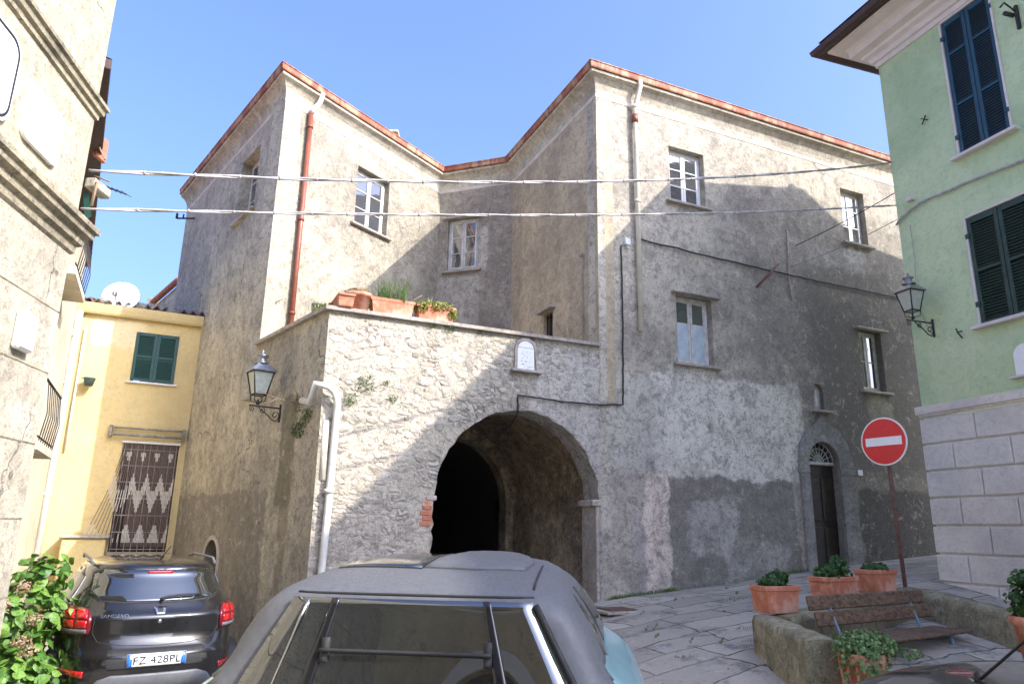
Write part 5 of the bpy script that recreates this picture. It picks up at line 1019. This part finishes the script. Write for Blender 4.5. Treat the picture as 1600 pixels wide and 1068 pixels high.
# ------------------------------------------------------------------ cars
class Car:
    def __init__(s, name, label, loc, heading, tb, paint, N=128, zs=1.):
        """tb: rows of (height, rear y, front y, half width, exponent, rear bow)"""
        s.t = thing(name, label, 'car', loc, R_(heading-90)); s.X = MW[s.t.name] @ Matrix.Diagonal((1, 1, zs, 1)); MW[s.t.name] = s.X; s.t.scale = (1, 1, zs); T = np.array(tb, float)
        hs = []; 
        for a, b in zip(T[:-1, 0], T[1:, 0]): k = max(2, int((b-a)/.02)); hs += list(np.linspace(a, b, k, endpoint=False))
        hs.append(T[-1, 0]); 
        def sm(col):   # monotone cubic-ish interpolation
            x, y = T[:, 0], T[:, col]; d = np.gradient(y, x); sec = np.diff(y)/np.diff(x)
            for i in range(len(sec)):
                if abs(sec[i]) < 1e-9: d[i] = d[i+1] = 0
                else:
                    for j in (i, i+1):
                        if d[j]/sec[i] < 0: d[j] = 0
                        if d[j]/sec[i] > 3: d[j] = 3*sec[i]
            out = []
            for h in hs:
                i = min(len(x)-2, max(0, int(np.searchsorted(x, h, 'right')-1))); w_ = x[i+1]-x[i]; t = (h-x[i])/w_
                out.append((2*t**3-3*t*t+1)*y[i]+(t**3-2*t*t+t)*w_*d[i]+(-2*t**3+3*t*t)*y[i+1]+(t**3-t*t)*w_*d[i+1])
            return out
        yr, yf, w_, ex, bow = (sm(c) for c in (1, 2, 3, 4, 5)); m = MB(); vs = []
        for h, a, b, ww, e, bo in zip(hs, yr, yf, w_, ex, bow):
            for k in range(N):
                th = 2*math.pi*k/N; c, si = math.cos(th), math.sin(th); x = ww*math.copysign(abs(c)**(2/e), c); y = (b-a)/2*math.copysign(abs(si)**(2/e), si)
                yy = (a+b)/2+y; yy += bo*(x/ww)**2*max(0, -y/((b-a)/2)); vs.append((x, yy, h))
        s.tab = (np.array(hs), np.array(yr), np.array(yf), np.array(w_), np.array(ex), np.array(bow))
        n = len(hs); m.add(vs, [(i*N+k, i*N+(k+1) % N, (i+1)*N+(k+1) % N, (i+1)*N+k) for i in range(n-1) for k in range(N)], True)
        m.add(vs[-N:], [list(range(N))], True); m.add(vs[:N], [list(range(N))], False); s.paint = M[paint]
        s.body = m.build('body', M[paint], s.t, s.X); s.bvh = BVHTree.FromPolygons([Vector(v) for v in m.v], m.f); s.Xi = s.X.inverted(); s.m = m
    def px(s, x, y):
        o = s.Xi @ Vector((0, 0, 0)); d = (s.Xi.to_3x3() @ ray(x, y)).normalized(); h = s.bvh.ray_cast(o, d)
        if h[0] is None: h = s.bvh.find_nearest(o+d*(s.t.location-Vector((0, 0, 0))).length)
        return h[0]
    def rear(s, pts): return [(p.x, p.z) for p in (s.px(*q) for q in pts)]
    def cast(s, a, b, ax):
        if ax == 'rear':
            def Y(x, z):
                H, A_, B_, W_, E_, O_ = s.tab; f = lambda q: float(np.interp(z, H, q)); a1, b1, ww, e, bo = f(A_), f(B_), f(W_), f(E_), f(O_)
                t = min(.985, abs(x)/ww); si = (1-t**e)**(1/e); return (a1+b1)/2-(b1-a1)/2*si+bo*t*t*si
            e_ = .006; y = Y(a, b); dx = (Y(a+e_, b)-Y(a-e_, b))/(2*e_); dz_ = (Y(a, b+e_)-Y(a, b-e_))/(2*e_)
            return Vector((a, y, b)), Vector((dx, -1, dz_)).normalized()
        elif ax == 'top': o, d = Vector((a, b, 4)), Vector((0, 0, -1))
        elif ax == 'right': o, d = Vector((4, a, b)), Vector((-1, 0, 0))
        else: o, d = Vector((-4, a, b)), Vector((1, 0, 0))
        h = s.bvh.ray_cast(o, d)
        if h[0] is None: h = s.bvh.find_nearest(o+d*3)
        return h[0], h[1]
    def decal(s, name, outline, mat, ax='rear', off=.004, th=.012, step=.04, parent=None, label=None, inflate=0):
        o2 = []
        for i, p in enumerate(outline):
            q = outline[(i+1) % len(outline)]; L = math.hypot(q[0]-p[0], q[1]-p[1]); k = max(1, int(L/step))
            for j in range(k): o2.append((p[0]+(q[0]-p[0])*j/k, p[1]+(q[1]-p[1])*j/k))
        xs_ = [p[0] for p in o2]; ys_ = [p[1] for p in o2]; nb_ = len(o2)
        def inside(x, y):
            c = False
            for i in range(nb_):
                x1, y1 = o2[i]; x2, y2 = o2[(i+1) % nb_]
                if (y1 > y) != (y2 > y) and x < (x2-x1)*(y-y1)/(y2-y1)+x1: c = not c
            return c
        def dmin(x, y): return min(math.hypot(x-a, y-b) for a, b in o2)
        P = [Vector(p) for p in o2]; x = min(xs_)+step/2
        while x < max(xs_):
            y = min(ys_)+step/2
            while y < max(ys_):
                if inside(x, y) and dmin(x, y) > step*.5: P.append(Vector((x, y)))
                y += step
            x += step
        r = geometry.delaunay_2d_cdt(P, [(i, (i+1) % nb_) for i in range(nb_)], [], 1, 1e-6); V2, F2 = r[0], r[2]
        vs = []; nr = []
        for v in V2:
            h, n = s.cast(v.x, v.y, ax); o_ = off
            if inflate: o_ += inflate*min(1, dmin(v.x, v.y)/(step*1.5))
            vs.append(h+n*o_); nr.append(n)
        m = MB(); m.add(vs, [list(f) for f in F2], True); base = vs[:nb_]; low = [vs[i]-nr[i]*(th+off) for i in range(nb_)]
        m.add(base+low, [(i, (i+1) % nb_, nb_+(i+1) % nb_, nb_+i) for i in range(nb_)], False)
        o = m.build(name, M[mat], parent or s.t, s.X)
        if label: o['label'] = label
        return o
    def seam(s, pts, r=.004, mat='rubber', name='seam', ax='rear'):
        P = []
        for p, q in zip(pts[:-1], pts[1:]):
            for k in range(6): P.append((p[0]+(q[0]-p[0])*k/6, p[1]+(q[1]-p[1])*k/6))
        P.append(pts[-1]); m = MB(); m.tube([s.cast(a, b, ax)[0] for a, b in P], r, 6); return m.build(name, M[mat], s.t, s.X)
    def wheel(s, x, y, R=.31, w_=.19):
        sg = 1 if x > 0 else -1; X = s.X @ Matrix.Translation((x, y, R)) @ Matrix.Rotation(R_(90)*sg, 4, 'Y'); h = w_/2
        a = s.decal('wheel_arch', [(y+(R+.045)*math.cos(R_(t)), R+(R+.045)*math.sin(R_(t))) for t in range(0, 360, 15)], 'rubber', 'right' if sg > 0 else 'left', .003, .01, .08)
        m = MB(); m.lathe([(R*.62, -h), (R*.92, -h), (R, -h*.7), (R, h*.7), (R*.92, h), (R*.62, h)], 40, X); m.tube([(0, 0, -h*.9), (0, 0, h*.5)], R*.62, 30, X); wo = m.build('wheel', M['rubber'], s.t, I4)
        m = MB(); m.lathe([(R*.62, h*.9), (R*.58, h*.95), (R*.55, h*.7)], 40, X)
        for k in range(7): m.bbox(-.022, .022, 0, R*.6, h*.7, h*.93, .004, X @ Matrix.Rotation(2*math.pi*k/7, 4, 'Z'))
        m.lathe([(0, h), (.05, h*.98), (.06, h*.7)], 16, X); m.build('rim', M['lampcap'], wo, I4)
    def text(s, txt, x, z, size, mat, ax='rear', ext=.002, parent=None, name='lettering', rot=0, off=.006):
        h, n = s.cast(x, z, ax); cu = bpy.data.curves.new('t', 'FONT'); cu.body = txt; cu.size = size; cu.extrude = ext; cu.align_x = 'CENTER'; cu.align_y = 'CENTER'; cu.space_character = 1.05
        tmp = bpy.data.objects.new('t', cu); C.objects.link(tmp); dg = bpy.context.evaluated_depsgraph_get(); me = bpy.data.meshes.new_from_object(tmp.evaluated_get(dg)); bpy.data.objects.remove(tmp)
        me.materials.clear(); me.materials.append(M[mat]); o = bpy.data.objects.new(name, me)
        zax = n.normalized(); xax = Vector((0, 0, 1)).cross(zax).normalized(); yax = zax.cross(xax)
        Mt = Matrix.Translation(h+zax*off) @ Matrix((xax, yax, zax)).transposed().to_4x4(); return link(o, parent or s.t, s.X @ Mt), s.X @ Mt

# dark hatchback (left), parked along the side wall
rc = at(254, 960, 7.5); 
dz = -1.80
T1 = [(.20, .16, 3.85, .76, 5, .05), (.28, .06, 3.98, .83, 5, .08), (.42, 0, 4.04, .86, 4.6, .11), (.58, -.01, 4.03, .868, 4.6, .12), (.66, .05, 4.0, .866, 4.8, .11), (.80, .10, 3.9, .862, 5, .10), (.95, .10, 3.45, .85, 5, .10), (1.02, .16, 3.05, .82, 4.6, .11), (1.10, .22, 2.85, .775, 4.2, .12), (1.25, .33, 2.6, .70, 4, .12), (1.38, .42, 2.35, .64, 4, .12), (1.44, .44, 2.2, .605, 4, .12), (1.47, .50, 2.1, .57, 4, .1), (1.50, .72, 1.98, .48, 3.5, .06), (1.52, 1.0, 1.85, .32, 3, 0), (1.525, 1.2, 1.7, .15, 2.4, 0)]
hd = 124; a_ = R_(hd)
cpos = Vector((rc.x, rc.y, dz))
c1 = Car('hatchback_car', 'dark grey-brown metallic hatchback parked by the grey house, seen from behind', (cpos.x, cpos.y, dz), hd, T1, 'darkpaint', zs=.93)
def PX(c, pts): return c.rear(pts)
c1.decal('rear_window', [(-.52, 1.12), (-.60, 1.17), (-.57, 1.36), (-.50, 1.415), (.50, 1.415), (.57, 1.36), (.60, 1.17), (.52, 1.12), (.3, 1.10), (-.3, 1.10)], 'carglass')
c1.decal('window_seal', [(-.54, 1.105), (-.62, 1.16), (-.585, 1.38), (-.51, 1.43), (.51, 1.43), (.585, 1.38), (.62, 1.16), (.54, 1.105), (.3, 1.085), (-.3, 1.085)], 'rubber', off=.001)
c1.decal('brake_light', [(-.12, 1.375), (.12, 1.375), (.12, 1.40), (-.12, 1.40)], 'redlens', off=.012)
for sg in (-1, 1):
    tl = c1.decal('taillight', [(sg*.60, .80), (sg*.80, .79), (sg*.835, .84), (sg*.83, 1.0), (sg*.78, 1.05), (sg*.62, 1.04), (sg*.585, .98), (sg*.585, .84)], 'darkred', off=.012, inflate=.012)
    for i in range(2):
        for j in range(2): x0 = .615+i*.095; z0 = .865+j*.085; c1.decal('lens', [(sg*x0, z0), (sg*(x0+.08), z0), (sg*(x0+.08), z0+.07), (sg*x0, z0+.07)], 'redlens', off=.024, inflate=.006, parent=tl, step=.025)
    c1.decal('reflector', [(sg*.60, .40), (sg*.80, .43), (sg*.80, .47), (sg*.60, .46)], 'redlens', off=.008)
    c1.decal('lens', [(sg*.61, .815), (sg*.80, .815), (sg*.81, .85), (sg*.61, .85)], 'greyplastic', off=.024, parent=tl, step=.03)
c1.decal('plate_recess', [(-.48, .52), (-.42, .66), (.42, .66), (.48, .52), (.40, .47), (-.40, .47)], 'rubber', off=.002)
c1.decal('skid_plate', [(-.62, .22), (-.48, .38), (-.38, .42), (.38, .42), (.48, .38), (.62, .22)], 'greyplastic', off=.012, inflate=.01)
pl_ = c1.decal('number_plate', [(-.26, .495), (.26, .495), (.26, .605), (-.26, .605)], 'signwhite', off=.016)
c1.decal('plate_band', [(-.258, .497), (-.215, .497), (-.215, .603), (-.258, .603)], 'plateblue', off=.0175, th=0, parent=pl_); c1.decal('plate_band', [(.215, .497), (.258, .497), (.258, .603), (.215, .603)], 'plateblue', off=.0175, th=0, parent=pl_)
c1.text('FZ 428PL', 0, .55, .105, 'ink', parent=pl_, off=.019)
em = c1.decal('emblem', [(-.06, 1.045), (.06, 1.045), (.042, .975), (-.042, .975)], 'chrome', off=.012, step=.02); c1.decal('emblem_centre', [(-.03, 1.03), (.03, 1.03), (.02, .992), (-.02, .992)], 'rubber', off=.0135, th=0, parent=em, step=.02)
c1.text('SANDERO', -.40, .97, .052, 'chrome')
h, n = c1.cast(0, .91, 'rear'); m = MB(); m.lathe([(0, .006), (.018, .004), (.02, 0)], 14, c1.X @ Matrix.Translation(h) @ n.to_track_quat('Z', 'Y').to_matrix().to_4x4()); m.build('lock', M['chrome'], c1.t, I4)
c1.seam([(-.56, 1.03), (-.57, .82), (-.52, .73), (-.3, .69), (0, .68), (.3, .69), (.52, .73), (.57, .82), (.56, 1.03)], .0035)
m = MB(); p = [c1.cast(a, b, 'rear') for a, b in ((0, 1.10), (.06, 1.125), (.18, 1.14), (.40, 1.14))]; m.tube([q[0]+q[1]*.03 for q in p], [.02, .014, .011, .006], 6); m.build('wiper', M['rubber'], c1.t, c1.X)
m = MB(); m.tube([(-.42, .02, .24), (-.42, .2, .24)], .042, 16); m.tube([(-.42, .012, .24), (-.42, .15, .24)], .03, 12); m.build('exhaust', M['chrome'], c1.t, c1.X)
for sg in (-1, 1):
    sd_ = 'right' if sg > 0 else 'left'
    c1.decal('side_window', [(.75, 1.06), (1.15, 1.03), (2.55, 1.03), (2.2, 1.36), (1.2, 1.42), (.85, 1.33)], 'carglass', sd_, .004, .01, .08)
    c1.decal('sill_cladding', [(.5, .25), (3.4, .25), (3.4, .36), (.5, .36)], 'greyplastic', sd_, .01, .01, .1)
    m = MB(); m.tube([(sg*.60, .75, 1.47), (sg*.615, .95, 1.515), (sg*.60, 1.9, 1.53), (sg*.585, 2.1, 1.49)], .016, 8); m.build('roof_rail', M['greyplastic'], c1.t, c1.X)
    bm = bmesh.new(); bmesh.ops.create_uvsphere(bm, u_segments=18, v_segments=12, radius=1); m = MB(); m.add([(sg*.99+v.co.x*.12, 2.55+v.co.y*.07, 1.06+v.co.z*.085) for v in bm.verts], [[v.index for v in f.verts] for f in bm.faces], True); m.tube([(sg*.80, 2.55, 1.02), (sg*.95, 2.56, 1.03)], .03, 8); m.build('mirror', M['blackgloss'], c1.t, c1.X); bm.free()
    for y in (.72, 3.2): c1.wheel(sg*.79, y)
c1.decal('windscreen', [(-.62, 2.86), (.62, 2.86), (.5, 2.3), (-.5, 2.3)], 'carglass', 'top', .004, .01, .08)
m = MB(); m.tube([(0.05, .85, 1.51), (.08, .5, 1.66)], .005, 6); m.build('antenna', M['rubber'], c1.t, c1.X)

# small mint car with a matte roof (centre foreground)
T2 = [(.20, .38, 2.75, .64, 5, .03), (.32, .31, 2.84, .72, 5, .04), (.50, .28, 2.88, .76, 5, .04), (.78, .29, 2.84, .79, 6, .03), (.86, .385, 2.8, .80, 7, .015), (.98, .43, 2.6, .80, 14, .008), (1.06, .447, 2.35, .79, 14, .008), (1.13, .461, 2.2, .735, 14, .008), (1.20, .475, 2.1, .645, 14, .008), (1.32, .499, 1.98, .575, 14, .008), (1.42, .520, 1.88, .505, 11, .008), (1.447, .545, 1.84, .482, 8, .01), (1.475, .64, 1.79, .455, 4.4, .02), (1.50, .86, 1.74, .41, 3.8, .01), (1.52, 1.08, 1.68, .33, 3, 0), (1.53, 1.28, 1.60, .18, 2.4, 0)]
c2z = -1.66
c2 = Car('microcar', 'small mint green car with a matte grey roof, seen from behind in the foreground', (-.36, 1.93, c2z), 84, T2, 'mint')
def band(c, name, z0, z1, mat, off=.004, n=160, lab=None, skip=lambda x, y, z: False):
    pass
def shell(c, name, mat, off, test, label=None):
    """skin over the body where test(x,y,z) holds"""
    m = MB(); idx = {}; used = [f for f in c.m.f if len(f) == 4 and all(test(*c.m.v[i]) for i in f)]+[f for f in c.m.f if len(f) > 4 and test(*c.m.v[f[0]])]
    for f in used:
        for i in f: idx.setdefault(i, len(idx))
    vs = [None]*len(idx)
    for i, k in idx.items():
        v = Vector(c.m.v[i]); nn = c.bvh.find_nearest(v)[1]; ctr = Vector((0, 1.4, .9)); 
        if nn.dot(v-ctr) < 0: nn = -nn
        vs[k] = v+nn*off
    m.add(vs, [[idx[i] for i in f] for f in used], True); o = m.build(name, M[mat], c.t, c.X)
    if label: o['label'] = label
    sd2 = o.modifiers.new('s', 'SOLIDIFY'); sd2.thickness = .008; sd2.offset = -1
    return o
shell(c2, 'roof_shell', 'matte', .006, lambda x, y, z: (z > 1.235 or (z > .98 and y < .60 and abs(x) < .66)) and y < 1.9 )

#PART3
def gx(z): return float(np.interp(z, [.9, 1.2, 1.425], [.64, .515, .39]))
def px_(z): return float(np.interp(z, [.9, 1.2, 1.43], [.37, .30, .245]))
zz = [.90+i*.0525 for i in range(11)]
def gy(x, z): return float(np.interp(z, [.86, 1.42], [.385, .520]))-.016+.05*x*x
def patch(name, fx0, fx1, z0, z1, off, mat, par, nx_=16, nz_=24):
    """smooth curved sheet lying in the surface of the rear glass"""
    m = MB(); vs = []
    for dy in (0, .012):
        for j in range(nz_+1):
            z = z0+(z1-z0)*j/nz_
            for i in range(nx_+1): x = fx0(z)+(fx1(z)-fx0(z))*i/nx_; vs.append((x, gy(x, z)-off+dy, z))
    K = (nx_+1)*(nz_+1); q = lambda i, j: j*(nx_+1)+i
    m.add(vs, [(q(i, j), q(i+1, j), q(i+1, j+1), q(i, j+1)) for j in range(nz_) for i in range(nx_)], True)
    ed = [q(i, 0) for i in range(nx_+1)]+[q(nx_, j) for j in range(1, nz_+1)]+[q(i, nz_) for i in range(nx_-1, -1, -1)]+[q(0, j) for j in range(nz_-1, 0, -1)]
    b = len(m.v)-len(vs); n = len(ed); m.f += [[b+ed[k], b+ed[(k+1) % n], b+K+ed[(k+1) % n], b+K+ed[k]] for k in range(n)]; m.sm += [False]*n
    return m.build(name, M[mat], par, c2.X)
rw = patch('rear_window', lambda z: -gx(z), gx, .90, 1.432, .012, 'carglass', c2.t)
for q_ in (-1, 1): patch('window_pillar', lambda z: q_*px_(z)-.012-.03*(1.45-z), lambda z: q_*px_(z)+.012+.03*(1.45-z), .90, 1.432, .017, 'blackgloss', rw, 3)
m = MB(); m.tube([Vector((-.27+.027*k, gy(0, 1.283)-.03, 1.283)) for k in range(21)], .006, 8); m.build('hatch_bar', M['rubber'], rw, c2.X)
for q in (-1, 1): c2.decal('hinge', [(q*.245, 1.24), (q*.27, 1.24), (q*.268, 1.31), (q*.243, 1.31)], 'rubber', off=.042, th=.008, parent=rw, step=.02)
m = MB(); m.tube([c2.cast(-float(np.interp(z, [.9, 1.43], [.50, .335])), z, 'rear')[0]+Vector((0, -.030, 0)) for z in zz], .005, 6); m.build('trim', M['chrome'], rw, c2.X)
# roof: dark glass panel on the left, raised matte panel, seam
sg_ = lambda L: [(c2.px(*q).x, c2.px(*q).y) for q in L]
gpn = [(-.38, .90), (-.05, .86), (-.05, 1.45), (-.22, 1.50), (-.34, 1.35)]
c2.decal('glass_roof', gpn, 'carglass', 'top', .012, .01, .06)
c2.decal('raised_roof_panel', [(-.045, .88), (.15, .86), (.33, .90), (.35, 1.1), (.30, 1.5), (.02, 1.5), (-.045, 1.1)], 'matte', 'top', .012, .02, .04, inflate=.016)
def seam3(c, pts, r=.004, lift=.008, mat='rubber'):
    m = MB(); m.tube([Vector(p) for p in pts], r, 6); return m.build('seam', M[mat], c.t, c.X)
seam3(c2, [Vector((gx(z)+.008, gy(gx(z), z)-.006, z)) for z in zz], .010)
seam3(c2, [c2.cast(x, 1.443, 'rear')[0]+Vector((0, -.012, .0)) for x in [-.39+.039*k for k in range(21)]], .005)
seam3(c2, [c2.cast(.385, y, 'top')[0]+Vector((0, 0, .008)) for y in (.60, .66, .74, .84, .95, 1.1)], .0045)
# quarter windows and side windows
for sd_, sg in (('right', 1), ('left', -1)):
    c2.decal('quarter_window', [(.72, 1.25), (.82, 1.23), (1.04, 1.24), (1.0, 1.40), (.92, 1.42), (.84, 1.40)], 'carglass', sd_, .011, .01, .05)
    c2.decal('side_window', [(1.10, 1.24), (1.95, 1.22), (1.78, 1.38), (1.15, 1.43)], 'carglass', sd_, .011, .01, .06)
    for y in (.48, 2.25): c2.wheel(sg*.72, y, .29, .17)
    c2.decal('taillight', [(sg*.60, .78), (sg*.74, .76), (sg*.75, .93), (sg*.62, .95)], 'redlens', off=.01)
    bm = bmesh.new(); bmesh.ops.create_uvsphere(bm, u_segments=18, v_segments=12, radius=1); m = MB(); m.add([(sg*.80+v.co.x*.04, 2.0+v.co.y*.09, .90+v.co.z*.055) for v in bm.verts], [[v.index for v in f.verts] for f in bm.faces], True); bm.free(); m.build('mirror', M['blackgloss'], c2.t, c2.X)
c2.decal('windscreen', [(-.55, 2.2), (.55, 2.2), (.45, 1.86), (-.45, 1.86)], 'carglass', 'top', .012, .01, .07)
c2.decal('bumper', [(-.62, .28), (.62, .28), (.64, .5), (-.64, .5)], 'greyplastic', off=.01)
# parcel things seen through the glass are only reflections of the square; dark car at the lower right
T3 = [(.20, .16, 3.85, .74, 5, .05), (.30, .04, 3.98, .80, 5, .08), (.50, 0, 4.02, .83, 4.8, .10), (.75, .04, 3.95, .84, 4.8, .10), (.92, .12, 3.5, .82, 4.8, .10), (1.0, .22, 2.9, .77, 4.6, .1), (1.12, .36, 2.6, .70, 4.4, .1), (1.25, .52, 2.3, .62, 4.4, .1), (1.32, .66, 2.12, .56, 4, .08), (1.36, .86, 1.98, .48, 3.6, .04), (1.385, 1.1, 1.85, .36, 3, 0), (1.395, 1.3, 1.7, .18, 2.4, 0)]
c3 = Car('dark_car', 'glossy dark car whose roof shows at the lower right corner', (.90, -.17, -1.645), 76, T3, 'darkpaint')
c3.decal('rear_window', [(-.5, 1.02), (.5, 1.02), (.46, 1.24), (-.46, 1.24)], 'carglass'); c3.decal('windscreen', [(-.58, 2.8), (.58, 2.8), (.46, 2.2), (-.46, 2.2)], 'carglass', 'top', .004, .01, .08)
for sd_, sg in (('right', 1), ('left', -1)):
    c3.decal('side_window', [(.85, 1.0), (2.6, .98), (2.15, 1.24), (1.1, 1.27)], 'carglass', sd_, .004, .01, .08)
    c3.decal('taillight', [(sg*.55, .74), (sg*.75, .72), (sg*.76, .86), (sg*.56, .88)], 'redlens', off=.01)
    for y in (.7, 3.15): c3.wheel(sg*.76, y)
m = MB(); b0 = c3.px(1530, 1062); tip = c3.Xi @ at(1650, 958, 1.22); m.tube([b0, tip], [.003, .0018], 6); m.lathe([(.010, 0), (.008, .012), (0, .018)], 10, Matrix.Translation(b0)); m.build('antenna', M['rubber'], c3.t, c3.X)

# ------------------------------------------------------------------ lift everything so that the lens is at standing height
for o in list(SC.objects):
    if o.parent is None and o.type != 'LIGHT' and o.type != 'CAMERA': o.location.z += LIFT
